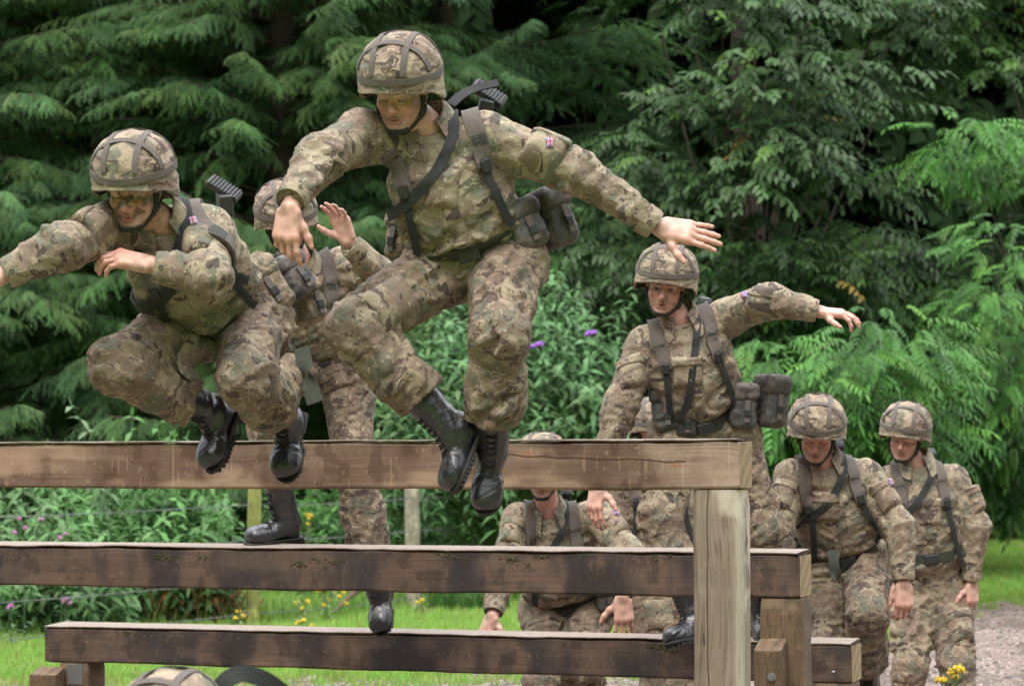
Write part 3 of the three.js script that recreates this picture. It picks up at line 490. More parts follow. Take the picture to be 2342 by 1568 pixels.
function handGeo(o) { // y to the finger tips, z to the back of the hand, thumb on side sx
  const sx = o.sx, caps = [], K = o.curl ?? [0.25, 0.3, 0.25], spread = o.spread ?? 0.1, add = (a, b, ra, rb) => caps.push([a, b, ra, rb]);
  const kn = [[0.031, 0.092, 0.002], [0.0105, 0.097, 0.004], [-0.0105, 0.093, 0.003], [-0.030, 0.084, 0]], Ls = [[0.043, 0.026, 0.02], [0.047, 0.029, 0.021], [0.043, 0.027, 0.02], [0.034, 0.021, 0.018]], rr = [0.0098, 0.0102, 0.0098, 0.0086];
  kn.forEach(([x, y, z], i) => {
    let p = V(x * sx, y, z), ph = 0; const sp = (1.5 - i) * spread * sx + (o.fan?.[i] ?? 0) * sx;
    for (let j = 0; j < 3; j++) { ph += K[j] * (o.each?.[i] ?? 1); const q = p.clone().add(V(Math.sin(sp) * Math.cos(ph), Math.cos(sp) * Math.cos(ph), -Math.sin(ph)).multiplyScalar(Ls[i][j])); add(p, q, rr[i] * (1 - j * 0.07), rr[i] * (0.93 - j * 0.09)); p = q; }
    add(V(x * sx * 0.72, 0.02, 0), V(x * sx, y, z), 0.012, 0.0108);
  });
  const t = o.thumb ?? [0.8, 0.55, -0.25]; let p = V(0.021 * sx, 0.022, -0.006), d = V(t[0] * sx, t[1], t[2]).normalize(); const b = V((o.tb ?? 0.25) * sx, 0.95, -0.15).normalize();
  [[0.044, 0.0165, 0.0135], [0.034, 0.012, 0.0108], [0.028, 0.0105, 0.0082]].forEach(([l, ra, rb], i) => { const q = p.clone().addScaledVector(d, l); add(p, q, ra, rb); p = q; d = d.lerp(b, i ? 0.4 : 0.3).normalize(); });
  add(o.fore ?? V(0, -0.09, 0), V(0, 0.0, 0), 0.031, 0.0268); add(V(0.008 * sx, 0, 0), V(0.006 * sx, 0.05, 0), 0.024, 0.02);
  const f = (x, y, z) => { let d = 9; for (let i = 0; i < caps.length; i++) { const [a, b2, ra, rb] = caps[i], dx = b2.x - a.x, dy = b2.y - a.y, dz = b2.z - a.z, s = clamp(((x - a.x) * dx + (y - a.y) * dy + (z - a.z) * dz) / (dx * dx + dy * dy + dz * dz)), e = Math.hypot(x - a.x - dx * s, y - a.y - dy * s, z - a.z - dz * s) - mix(ra, rb, s); d = smin(d, e, i % 4 === 3 && i < 16 ? 0.012 : i >= 16 ? 0.012 : 0.005); } const px = Math.abs(x) - 0.026, py = Math.abs(y - 0.05) - 0.036, pz = Math.abs(z) - 0.003, bx = Math.hypot(Math.max(px, 0), Math.max(py, 0), Math.max(pz, 0)) - 0.0125; return smin(d, bx, 0.012); };
  const g = nets(f, [-0.14, -0.16, -0.15], [0.14, 0.22, 0.15], o.cell ?? 0.0035), P = g.attributes.position, col = [];
  for (let i = 0; i < P.count; i++) { const x = P.getX(i), y = P.getY(i), z = P.getZ(i), n = noise(x * 40, y * 40, z * 40 + 3); let c = mc([0.50, 0.27, 0.20], [0.58, 0.35, 0.27], 0.5 + n); const k = Math.exp(-(((y - 0.095) / 0.011) ** 2)) + 0.8 * Math.exp(-(((y - 0.14) / 0.008) ** 2)) + (y > 0.155 ? 0.5 : 0); c = mc(c, [0.55, 0.23, 0.17], clamp(k) * 0.5); const dirt = noise(x * 26 + 7, y * 22, z * 26), vein = Math.abs(noise(x * 22 + 3, y * 12, 5)); if (z > 0.006 && y < 0.09 && y > 0.01) c = mc(c, [0.44, 0.24, 0.2], sstep(0.06, 0.01, vein) * 0.35); if (y > 0.1) c = mc(c, [0.56, 0.27, 0.21], 0.35); c = mc(c, [0.2, 0.13, 0.09], sstep(0.22, 0.5, dirt) * 0.5); col.push(...c); }
  g.setAttribute('color', new THREE.Float32BufferAttribute(col, 3)); return g;
}
// boot: origin at the ankle, y up the shin, z to the toe
function bootField(shaft, seed) {
  const cap = (a, b, ra, rb) => { const dx = b[0] - a[0], dy = b[1] - a[1], dz = b[2] - a[2], L = dx * dx + dy * dy + dz * dz; return (x, y, z) => { const t = clamp(((x - a[0]) * dx + (y - a[1]) * dy + (z - a[2]) * dz) / L); return Math.hypot(x - a[0] - dx * t, y - a[1] - dy * t, z - a[2] - dz * t) - mix(ra, rb, t); }; };
  const s1 = cap([0, 0, -0.004], [shaft.x * 0.2, shaft.y * 0.2, shaft.z * 0.2], 0.05, 0.062), heel = cap([0, -0.03, -0.034], [0, -0.06, -0.034], 0.038, 0.036), mid = cap([0, -0.035, 0.0], [0.002, -0.065, 0.11], 0.044, 0.037), ball = cap([-0.012, -0.062, 0.1], [0.012, -0.062, 0.1], 0.037, 0.037), toe = cap([-0.01, -0.058, 0.145], [0.014, -0.058, 0.142], 0.033, 0.033);
  return (x, y, z) => {
    let d = smin(s1(x, y, z), mid(x, y, z), 0.045); d = smin(d, heel(x, y, z), 0.03); d = smin(d, ball(x, y, z), 0.025); d = smin(d, toe(x, y, z), 0.025);
    if (Math.abs(d) < 0.03) { const cr = Math.exp(-(((y + z * 0.35 - 0.01) / 0.05) ** 2)), vamp = Math.exp(-(((z - 0.07) / 0.022) ** 2)) * (y > -0.05 ? 1 : 0); d -= 0.0042 * cr * ridge(noise(x * 9 + seed, y * 26 + z * 12, z * 9)) + 0.0025 * vamp * ridge(noise(x * 8, z * 60, seed)) + 0.0022 * ridge(noise(x * 12, y * 13 + seed, z * 12)) * (y > 0.02 ? 1 : 0.2); if (z > 0.105) d -= 0.0018; }
    return Math.max(d, -0.086 - y, (x * shaft.x + y * shaft.y + z * shaft.z) - 0.2);
  };
}
function soleGeo() {
  const sh = (k) => { const s = new THREE.Shape(), p = [[0, -0.077], [0.034, -0.066], [0.04, -0.03], [0.035, 0.02], [0.045, 0.08], [0.05, 0.115], [0.043, 0.155], [0.018, 0.183], [-0.008, 0.184], [-0.034, 0.165], [-0.047, 0.12], [-0.046, 0.085], [-0.036, 0.02], [-0.04, -0.03], [-0.034, -0.066]]; s.setFromPoints(new THREE.CatmullRomCurve3(p.map(([x, y]) => V(x * k, y * k + 0.001, 0)), true).getPoints(60).map((q) => new THREE.Vector2(q.x, q.y))); return s; };
  const ex = (s, d) => { const g = new THREE.ExtrudeGeometry(s, { depth: d, bevelEnabled: true, bevelSize: 0.002, bevelThickness: 0.002, bevelSegments: 1 }); g.rotateX(Math.PI / 2); return g; };
  const welt = ex(sh(1.02), 0.007); welt.translate(0, -0.082, 0); const gs = [welt];
  const clipBlock = (z0, z1, d, n) => { for (let i = 0; i < n; i++) { const a = mix(z0, z1, i / n), b = mix(z0, z1, (i + 0.72) / n), zc = (a + b) / 2, hw = zc > 0.15 ? mix(0.044, 0.016, (zc - 0.15) / 0.032) : zc > 0.06 ? 0.046 : zc < -0.05 ? 0.034 : 0.038; const g = new THREE.BoxGeometry(hw * 2, d, b - a); g.translate(0.003, -0.091 - d / 2, zc); gs.push(g); } };
  clipBlock(0.045, 0.182, 0.013, 9); clipBlock(-0.076, -0.006, 0.022, 1); const full = ex(sh(0.96), 0.004); full.translate(0, -0.089, 0); gs.push(full);
  const hl = new THREE.BoxGeometry(0.072, 0.022, 0.072); hl.translate(0, -0.101, -0.04); gs.push(hl); return mergeGeometries(gs.map((g) => { const h = g.index ? g.toNonIndexed() : g; return h; }));
}
const soleShape = soleGeo();
// helmet cover: x left, y up, z forward, origin between the eyes and the ears
const HA = 0.136, HC = 0.152, HT = 0.172, HE = 0.05, HZ = -0.012;
function helmetAt(th, s, wr = 1, seed = 0, inset = 0) {
  const ph = Math.abs(Math.atan2(Math.sin(th), Math.cos(th))), rim = ph < 1.1 ? mix(0.022, 0.002, sstep(0.2, 1.1, ph)) : mix(0.002, -0.048, sstep(1.0, 1.75, ph)); let r, y;
  if (s < 0.66) { const w = s / 0.66 * Math.PI / 2; r = Math.sin(w); y = HE + (HT - HE) * Math.pow(Math.max(0, 1 - Math.pow(r, 2.25)), 0.5); } else { const k = (s - 0.66) / 0.34; r = 1 + 0.045 * k * k; y = mix(HE, rim, k); }
  const p = V(Math.sin(th) * HA * r, y, Math.cos(th) * HC * r + HZ), c = V(0, 0.02, HZ), n = p.clone().sub(c).normalize();
  const ww = wr * (0.0052 * ridge(noise(p.x * 9 + seed, p.y * 22 + p.x * 9, p.z * 9)) + 0.003 * ridge(noise(p.x * 22, p.y * 34 + seed, p.z * 22)) - 0.002) * (s < 0.9 ? 1 : 0.4);
  return p.addScaledVector(n, ww - inset);
}
const helmTop = (x, z) => { const r = Math.hypot(x / HA, (z - HZ) / HC); return HE + (HT - HE) * Math.pow(Math.max(0, 1 - Math.pow(r, 2.25)), 0.5); };
function helmetGeo(seed) {
  const out = grid(56, 30, (u, v) => helmetAt(u * 6.28319, v, 1, seed), (u, v) => { const p = helmetAt(u * 6.28319, v, 0); return v < 0.45 ? [p.x / TILE + seed, p.z / TILE] : [u * 0.9 / TILE + seed, p.y / TILE]; });
  const lip = grid(56, 4, (u, v) => { const a = v * Math.PI; return helmetAt(u * 6.28319, 1, 1, seed).addScaledVector(V(0, -1, 0), 0.005 * Math.sin(a)).addScaledVector(helmetAt(u * 6.28319, 1, 0).setY(0).normalize(), -0.006 * (1 - Math.cos(a))); }, (u, v) => [u * 0.9 / TILE, v * 0.02]);
  out.setIndex([...out.index.array].reverse()); out.computeVertexNormals(); lip.setIndex([...lip.index.array].reverse()); lip.computeVertexNormals();
  return mergeGeometries([out, lip].map((g) => g));
}
const helmetInner = (() => grid(40, 16, (u, v) => helmetAt(u * 6.28319, v, 0, 0, 0.013)))();
function stripOn(fn, n, w, th) { // fn(t) -> {p, n}: a flat strap along a curve with given normals
  const P = []; for (let i = 0; i <= n; i++) P.push(fn(i / n));
  const rows = P.map((q, i) => { const t = P[Math.min(n, i + 1)].p.clone().sub(P[Math.max(0, i - 1)].p).normalize(), s = t.cross(q.n).normalize(), a = q.p.clone().addScaledVector(s, -w / 2), b = q.p.clone().addScaledVector(s, w / 2); return [a.clone().addScaledVector(q.n, -0.002), a.clone().addScaledVector(q.n, th), b.clone().addScaledVector(q.n, th), b.clone().addScaledVector(q.n, -0.002)]; });
  return mergeGeometries([0, 1, 2].map((k) => grid(1, n, (u, v) => rows[Math.round(v * n)][k + Math.round(u)])));
}
function helmetBands(seed) {
  const c = V(0, 0.0, HZ), nn = (p) => p.clone().sub(c).normalize(), gs = [];
  const band = (y0) => stripOn((t) => { const th = t * 6.28319, p = helmetAt(th, 0.63, 0, seed); p.y = y0 + 0.004 * Math.sin(th * 2 + seed); const n = V(p.x / HA / HA, 0.001, (p.z - HZ) / HC / HC).normalize(); const q = helmetAt(th, 0.66, 0).setY(p.y); return { p: q.addScaledVector(n, 0.004), n }; }, 60, 0.022, 0.0018);
  gs.push(band(0.052));
  for (const x of [-0.052, 0.052]) gs.push(stripOn((t) => { const zm = HC * 0.985 * Math.sqrt(1 - (x / HA) ** 2), z = HZ + zm * Math.cos(t * Math.PI), p = V(x, helmTop(x, z), z); return { p: p.addScaledVector(nn(p), 0.005), n: nn(p) }; }, 30, 0.02, 0.0016));
  for (const z of [0.055, -0.07]) gs.push(stripOn((t) => { const xm = HA * 0.985 * Math.sqrt(1 - ((z - HZ) / HC) ** 2), x = xm * Math.cos(t * Math.PI), p = V(x, helmTop(x, z), z); return { p: p.addScaledVector(nn(p), 0.0056), n: nn(p) }; }, 30, 0.02, 0.0016));
  return gs;
}

// ================================================================ people
const SEC = [[-0.3, 0.2, 0.15, 0], [-0.12, 0.188, 0.14, 0], [0.0, 0.18, 0.132, 0], [0.13, 0.158, 0.118, 0.004], [0.26, 0.196, 0.148, 0.016], [0.5, 0.204, 0.152, 0.018], [0.72, 0.196, 0.142, 0.01], [0.86, 0.158, 0.116, 0], [1.0, 0.085, 0.085, -0.01]];
function sections(w = 1) { return (s) => { let i = 0; while (i < SEC.length - 2 && s > SEC[i + 1][0]) i++; const A = SEC[i], B = SEC[i + 1], t = sstep(A[0], B[0], s); return [mix(A[1], B[1], t) * w, mix(A[2], B[2], t) * w, mix(A[3], B[3], t)]; }; }
const basis = (x, y, z, p, s = 1) => new THREE.Matrix4().makeBasis(x.clone().multiplyScalar(s), y.clone().multiplyScalar(s), z.clone().multiplyScalar(s)).setPosition(p);
const vec = (a) => V(a[0], a[1], a[2]);
function soldier(S) {
  const z0 = S.z0, J = (a) => at(a[0], a[1], z0 + (a[2] ?? 0)), h = S.cell ?? 0.008, fd = S.fold ?? 1, sd = S.seed;
  const neck = J(S.neck), sh = { R: J(S.shR), L: J(S.shL) }, hip = { R: J(S.hipR), L: J(S.hipL) }, pel = hip.R.clone().lerp(hip.L, 0.5);
  const left = sh.L.clone().sub(sh.R).multiplyScalar(0.6).add(hip.L.clone().sub(hip.R)).normalize(), hleft = hip.L.clone().sub(hip.R).normalize();
  const t = thing('person', S.label, 'person', V(pel.x, 0, pel.z), 'soldiers crossing the timber hurdles');
  const P = (name, geo, mat, par = t) => part(name, rel(geo, t), mat, par);
  const tk = trunk(pel, neck, left, sections(S.w ?? 1), { fold: 0.017 * fd, seed: sd, s0: S.skirt ?? -0.1, s1: 0.98 });
  const arm = {}, leg = {};
  for (const s of ['R', 'L']) {
    const a = S['arm' + s]; if (a) { const el = reach(sh[s], a.el[0], a.el[1], 0.295, a.el[2]), wr = reach(el, a.wr[0], a.wr[1], 0.265, a.wr[2]); arm[s] = { ...a, el, wr }; }
    const l = S['leg' + s]; if (l) { const kn = l.kn[3] !== undefined ? J([l.kn[0], l.kn[1], l.kn[3]]) : reach(hip[s], l.kn[0], l.kn[1], 0.44, l.kn[2]), an = l.an[3] !== undefined ? J([l.an[0], l.an[1], l.an[3]]) : reach(kn, l.an[0], l.an[1], 0.42, l.an[2]); leg[s] = { ...l, kn, an }; }
  }
  // jacket
  const jb = [tk]; const chestTop = tk.local(0, 0.86, -0.005);
  for (const s of ['R', 'L']) {
    const m = s === 'L' ? 1 : -1; jb.push(bone(tk.local(0.04 * m, 0.88, -0.01), sh[s], 0.068, 0.086, { side: tk.z, fold: 0.007 * fd, seed: sd + 3 * m, fr: 9 }));
    if (!arm[s]) continue; const A = arm[s];
    jb.push(bone(sh[s], A.el, 0.083, 0.071, { side: tk.z, fold: 0.015 * fd, fa: 15, fr: 8, seed: sd + 11 * m, fw: (q) => 0.6 + 0.6 * sstep(0.45, 1, q) }));
    jb.push(bone(A.el, A.wr, 0.072, 0.049, { side: tk.z, fold: 0.014 * fd, fa: 18, fr: 9, seed: sd + 17 * m, cut: 0.97, fw: (q) => 1.15 - 0.5 * q }));
  }
  const jf = joinField(jb, 0.036);
  { const [lo, hi] = boundsOf(jb, 0.05); P('jacket', clothUV(nets(jf, lo, hi, h), jb), S.mat ?? camoMat); }
  for (const s of ['R', 'L']) { const A = arm[s]; if (!A?.hand) continue; const d = A.wr.clone().sub(A.el).normalize(), u = tk.z.clone().addScaledVector(d, -tk.z.dot(d)).normalize(), v = d.clone().cross(u); // sewn cuff with a button
    const cg = grid(28, 4, (a, b) => { const q = a * 6.28319, r = mix(0.0555, 0.0515, b) + 0.002 * noise(Math.cos(q) * 3, Math.sin(q) * 3, sd + b * 2) - (b > 0.99 ? 0.004 : 0); return A.wr.clone().addScaledVector(d, mix(-0.058, -0.004, b)).addScaledVector(u, Math.cos(q) * r).addScaledVector(v, Math.sin(q) * r); }, (a, b) => [a * 0.33 / TILE, b * 0.05 / TILE]);
    const cf = P('cuff', cg, S.mat ?? camoMat), n = camera.position.clone().sub(A.wr); n.addScaledVector(d, -n.dot(d)).normalize(); const bt = new THREE.TorusGeometry(0.0065, 0.0018, 6, 16), w = d.clone().cross(n); bt.applyMatrix4(basis(d, w.negate(), n, A.wr.clone().addScaledVector(d, -0.028).addScaledVector(n, 0.055))); P('button', bt, bandMat, cf); }
  // trousers
  const tb = [bone(hip.R.clone().addScaledVector(hleft, -0.02), hip.L.clone().addScaledVector(hleft, 0.02), 0.125, 0.125, { side: tk.y, fold: 0.008 * fd, seed: sd + 23 })];
  for (const s of ['R', 'L']) { const l = leg[s], m = s === 'L' ? 1 : -1; if (!l) continue; tb.push(bone(hip[s], l.kn, 0.125, 0.093, { side: hleft, fold: 0.02 * fd, fa: 11, fr: 7, seed: sd + 29 * m, fw: (q) => 0.75 + 0.5 * Math.abs(q - 0.5) * 2 })); tb.push(bone(l.kn, l.an, 0.091, 0.084, { side: hleft, fold: 0.018 * fd, fa: 12, fr: 7, seed: sd + 37 * m, cut: l.cut ?? 0.62, bulge: (q) => 0.012 * Math.exp(-(((q - 0.5) / 0.16) ** 2)), fw: (q) => 0.8 + 0.6 * q })); }
  const tf = joinField(tb, 0.036);
  { const [lo, hi] = boundsOf(tb, 0.05); P('trousers', clothUV(nets(tf, lo, hi, h), tb), S.mat2 ?? camoDark); }
  // boots
  for (const s of ['R', 'L']) {
    const l = leg[s]; if (!l || l.noBoot) continue; const up = l.kn.clone().sub(l.an).normalize(), z = vec(l.toe).normalize(), x = up.clone().cross(z).normalize(), y = z.clone().cross(x), M = basis(x, y, z, l.an, 1.03), shaft = V(up.dot(x), up.dot(y), up.dot(z));
    const g = nets(bootField(shaft, sd), [-0.1, -0.12, -0.17], [0.1, 0.27, 0.27], l.fine ?? Math.max(0.006, h * 0.75)); { const q = g.attributes.position, uv = []; for (let i = 0; i < q.count; i++) uv.push(q.getX(i) * 3 + q.getZ(i) * 4, q.getY(i) * 4); g.setAttribute('uv', new THREE.Float32BufferAttribute(uv, 2)); } g.applyMatrix4(M);
    const b = P('boot', g, leather); P('sole', soleShape.clone().applyMatrix4(M), soleMat, b);
    const bf = bootField(shaft, sd), gs = []; // laces zigzag up the front
    const front = (k, sx) => { const yy = mix(0.015, 0.16, k), q = V(sx, yy, 0.0).addScaledVector(V(0, 0, 1), 0.2); const d = V(0, -0.25, -1).normalize(); for (let i = 0; i < 60; i++) { const e = bf(q.x, q.y, q.z); if (e < 0.002) break; q.addScaledVector(d, e * 0.7); } return q; };
    for (let i = 0; i < 7; i++) { gs.push(tube([front(i / 7, -0.022), front((i + 0.3) / 7, 0).add(V(0, 0, 0.003)), front((i + 0.6) / 7, 0.022)], 0.0026, 6, 5), tube([front(i / 7, 0.022), front((i + 0.3) / 7, 0).add(V(0, 0, 0.004)), front((i + 0.6) / 7, -0.022)], 0.0026, 6, 5)); }
    if (l.bow) { const c = front(0.55, 0); for (const m of [-1, 1]) { gs.push(tube([c, c.clone().add(V(0.02 * m, 0.012, 0.016)), c.clone().add(V(0.038 * m, -0.012, 0.02)), c.clone().add(V(0.014 * m, -0.016, 0.012)), c], 0.0024, 16, 5)); gs.push(tube([c, c.clone().add(V(0.012 * m, -0.03, 0.016)), c.clone().add(V(0.02 * m, -0.062, 0.026))], 0.0024, 8, 5)); } }
    P('laces', mergeGeometries(gs).applyMatrix4(M), laceMat, b);
  }
  // head
  const hd = S.head, hp = J(hd.at), hq = new THREE.Quaternion().setFromEuler(new THREE.Euler(hd.pitch * Math.PI / 180, hd.yaw * Math.PI / 180, hd.roll * Math.PI / 180, 'YXZ')), HM = new THREE.Matrix4().compose(hp, hq, V(1, 1, 1)), HI = HM.clone().invert(), nl = neck.clone().addScaledVector(tk.y, -0.02).applyMatrix4(HI);
  const ho = { nx: nl.x, ny: nl.y, nz: nl.z, mouth: hd.mouth, shut: hd.open ? 0 : 1, seed: sd, paint: hd.paint, skin: hd.skin }, hf = headField(ho);
  const gh = nets(hf, [Math.min(-0.12, nl.x - 0.08), Math.min(-0.16, nl.y - 0.07), Math.min(-0.13, nl.z - 0.08)], [Math.max(0.12, nl.x + 0.08), 0.15, 0.14], hd.cell ?? 0.0035), hc = []; { const q = gh.attributes.position; for (let i = 0; i < q.count; i++) headColor(q.getX(i), q.getY(i), q.getZ(i), ho, hc); } gh.setAttribute('color', new THREE.Float32BufferAttribute(hc, 3)); gh.applyMatrix4(HM);
  const skins = [gh];
  for (const s of ['R', 'L']) { const A = arm[s]; if (!A?.hand) continue; const y = vec(A.hand.dir).normalize(), z = vec(A.hand.back); z.addScaledVector(y, -z.dot(y)).normalize(); const x = y.clone().cross(z); { const fv = A.el.clone().sub(A.wr).normalize().multiplyScalar(0.085); A.hand.fore = V(fv.dot(x), fv.dot(y), fv.dot(z)); } skins.push(handGeo({ sx: s === 'L' ? 1 : -1, ...A.hand }).applyMatrix4(basis(x, y, z, A.wr.clone().addScaledVector(y, A.hand.out ?? 0.012), A.hand.scale ?? 1.06))); }
  { // the body under the cloth
    const cb = [trunk(pel, neck, left, (s) => sections(0.8)(s), { s0: 0, s1: 0.95 })]; for (const s of ['R', 'L']) { const m = s === 'L' ? 1 : -1; cb.push(bone(tk.local(0, 0.86, -0.01), sh[s], 0.045, 0.045)); if (arm[s]) { cb.push(bone(sh[s], arm[s].el, 0.045, 0.038), bone(arm[s].el, arm[s].wr, 0.038, 0.024)); } if (leg[s]) cb.push(bone(hip[s], leg[s].kn, 0.075, 0.055), bone(leg[s].kn, leg[s].an, 0.052, 0.036)); }
    FOLD = 0; const g = nets(joinField(cb, 0.03), ...boundsOf(cb, 0.03), 0.022); FOLD = 1; const c = []; for (let i = 0; i < g.attributes.position.count; i++) c.push(0.5, 0.28, 0.2); g.setAttribute('color', new THREE.Float32BufferAttribute(c, 3)); skins.push(g);
  }
  const body = P('body', mergeGeometries(skins), skinMat);
  if (hd.open) for (const m of [-1, 1]) { const g = new THREE.SphereGeometry(0.0122, 18, 14), c = [], q = g.attributes.position; g.rotateX(Math.PI / 2); for (let i = 0; i < q.count; i++) { const r = Math.hypot(q.getX(i) - 0.0012 * (hd.lookX ?? 0), q.getY(i) + 0.0035); q.getZ(i) > 0 && r < 0.0058 ? c.push(...(r < 0.0026 ? [0.01, 0.01, 0.01] : [0.06, 0.05, 0.035])) : c.push(0.2, 0.17, 0.155); } g.setAttribute('color', new THREE.Float32BufferAttribute(c, 3)); g.translate(0.0318 * m, 0.001, 0.0745); g.applyMatrix4(HM); P('eye', g, eyeMat, body); }
  // helmet
  const HH = HM.clone().multiply(new THREE.Matrix4().makeTranslation(0, hd.lift ?? 0.016, -0.004)), hel = P('helmet', helmetGeo(sd).applyMatrix4(HH), S.hmat ?? camoPale); P('helmet_shell', helmetInner.clone().applyMatrix4(HH), darkCloth, hel);
  for (const g of helmetBands(sd)) P('helmet_band', g.applyMatrix4(HH), bandMat, hel);
  for (const m of [-1, 1]) {
    const str = (pts, w) => P('chin_strap', ribbon(hf, pts.map(([x, y, z]) => V(x * m, y, z)), w, 0.005, 0.003, 18).applyMatrix4(HM), darkCloth, hel);
    str([[0.1, -0.004, 0.03], [0.088, -0.04, 0.022], [0.07, -0.075, 0.032], [0.045, -0.107, 0.052], [0.015, -0.12, 0.07]], 0.017); str([[0.1, -0.03, -0.035], [0.085, -0.055, -0.005], [0.066, -0.085, 0.03]], 0.016);
  }
  P('chin_cup', ribbon(hf, [V(-0.04, -0.105, 0.068), V(-0.018, -0.113, 0.09), V(0, -0.116, 0.096), V(0.018, -0.113, 0.09), V(0.04, -0.105, 0.068)], 0.019, 0.005, 0.002, 16).applyMatrix4(HM), darkCloth, hel);
  // collar
  for (const k of [0, 1]) P('collar', grid(40, 6, (u, v) => {
    const al = mix(-2.72, 2.72, u), e = sstep(1.2, 2.72, Math.abs(al)), r = mix(0.068, mix(0.092, 0.105, e), v), dir = V().addScaledVector(tk.z, -Math.cos(al)).addScaledVector(tk.x, Math.sin(al));
    const y = mix(mix(0.085, 0.05, e), mix(0.035, -0.05, e), v) + 0.012 * Math.sin(v * 3.1) + 0.004 * noise(al * 3, v * 3, sd), q = neck.clone().addScaledVector(tk.y, y - 0.012).addScaledVector(dir, r + 0.03 * e * v);
    FOLD = 0; const d = jf(q.x, q.y, q.z); FOLD = 1; if (d < 0.008) q.addScaledVector(tk.z, (0.008 - d) * 0.8).addScaledVector(tk.y, (0.008 - d) * 0.5); return k ? q.addScaledVector(dir, -0.004) : q;
  }, (u, v) => [u * 0.5 / TILE + sd, v * 0.1 / TILE]), S.mat ?? camoMat);
  // webbing
  const T = (x, s, z) => tk.local(x, s, z);
  const px = S.padX ?? 0.125; if (!S.noStraps) for (const m of [-1, 1]) {
    const pad = ribbon(jf, [T((px - 0.02) * m, 0.72, -0.17), T((px - 0.015) * m, 0.9, -0.12), T((px - 0.01) * m, 1.02, -0.02), T(px * m, 0.94, 0.09), T(px * m, 0.8, 0.15), T((px + 0.006) * m, 0.68, 0.17)], 0.058, 0.011, 0.008, 36), pd = P('shoulder_pad', pad, padMat), D = pad.userData.D;
    const q = D[D.length - 2], n = gradient(jf, q, 0.02);
    P('pad_band', ribbon(jf, [26, 28, 30].map((i) => D[Math.min(i, D.length - 1)]).map((p) => p.clone()).slice(0, 3), 0.05, 0.013, 0.006, 6), webMat, pd);
    P('front_strap', ribbon(jf, [T((px + 0.003) * m, 0.78, 0.16), T((px + 0.01) * m, 0.62, 0.17), T((px + 0.025) * m, 0.42, 0.17), T((px + 0.04) * m, 0.18, 0.14)], 0.029, 0.004, 0.017, 26), S.strapMat ?? strapMat);
    const bx = new RoundedBoxGeometry(0.036, 0.042, 0.012, 2, 0.003), up = tk.y.clone().addScaledVector(n, -tk.y.dot(n)).normalize(); bx.applyMatrix4(basis(up.clone().cross(n), up, n, q.clone().addScaledVector(n, 0.016))); P('buckle', bx, plastic);
  }
  if (!S.noBelt) {
    const bs = S.belt ?? 0.13, pts = []; for (let i = 0; i < 16; i++) { const a = i / 16 * 6.28319; pts.push(T(Math.sin(a) * 0.2, bs, Math.cos(a) * 0.165)); }
    P('belt', ribbon(jf, pts, 0.056, 0.004, 0.004, 60, true), beltMat);
    const bg = new RoundedBoxGeometry(0.075, 0.052, 0.018, 2, 0.005), bq = settle(jf, T(0, bs, 0.16), 0.016); bg.applyMatrix4(basis(tk.x, tk.y, tk.z, bq)); P('belt_buckle', bg, plastic);
  }
  // placket down the front and chest pocket flaps
  { const c = T(0, 0.5, 0.2); P('placket', patch(jf, settle(jf, c, 0.0), tk.z, tk.y, 0.052, 0.3, 0.005, { nu: 6, nv: 24, fold: 1 }), S.mat ?? camoMat); }
  for (const q of S.patches ?? []) {
    const f = q.on === 't' ? tf : jf, hit = march(f, q.px, q.py, z0 + (q.dz ?? 0)); if (!hit) continue; FOLD = 0; const n = gradient(f, hit, 0.025); FOLD = 1; if (q.turn) n.add(vec(q.turn)).normalize();
    const up = V(Math.sin((q.rot ?? 0) * Math.PI / 180), Math.cos((q.rot ?? 0) * Math.PI / 180), 0);
    if (q.k === 'flag') P('flag_badge', patch(f, hit.addScaledVector(n, q.lift ?? 0.012), n, up, q.w ?? 0.058, q.h ?? 0.04, (q.th ?? 0.016) + 0.012, { print: 1 }), flagMat);
    else { const po = P(q.k ?? 'pocket', patch(f, hit, n, up, q.w, q.h, (q.th ?? 0.007) + 0.006, { fold: 0, puff: q.puff ?? 0.012, slant: q.slant ?? 0, wr: 0.003 }), S.mat ?? camoMat); if (q.flap) { const y = up.clone().addScaledVector(n, -up.dot(n)).normalize(); P('pocket_flap', patch(f, hit.clone().addScaledVector(y, q.h * 0.36), n, up, q.w * 1.04, q.h * 0.34, (q.th ?? 0.007) + (q.puff ?? 0.012) + 0.012, { fold: 0, wr: 0.002 }), S.mat ?? camoMat, po); } }
  }
  // pouches on the belt
  for (const q of S.pouches ?? []) {
    const c = J(q.at), R2 = new THREE.Matrix4().makeRotationFromEuler(new THREE.Euler((q.pitch ?? 0) * Math.PI / 180, (q.yaw ?? 0) * Math.PI / 180, (q.roll ?? 0) * Math.PI / 180, 'ZYX')).setPosition(c), [w, hh, d] = q.size, se = q.at[0] * 0.1;
    const bxf = (cx, cy, cz, a, b, e, r, am) => (x, y, z) => { const X = Math.abs(x - cx) - a + r, Y = Math.abs(y - cy) - b + r, Z = Math.abs(z - cz) - e + r; let k = Math.hypot(Math.max(X, 0), Math.max(Y, 0), Math.max(Z, 0)) + Math.min(Math.max(X, Y, Z), 0) - r; if (Math.abs(k) < 0.03) k -= am * (0.7 * noise(x * 12 + se, y * 12, z * 12) + 0.5 * ridge(noise(x * 16, y * 24 + se, z * 16)) - 0.2); return k; };
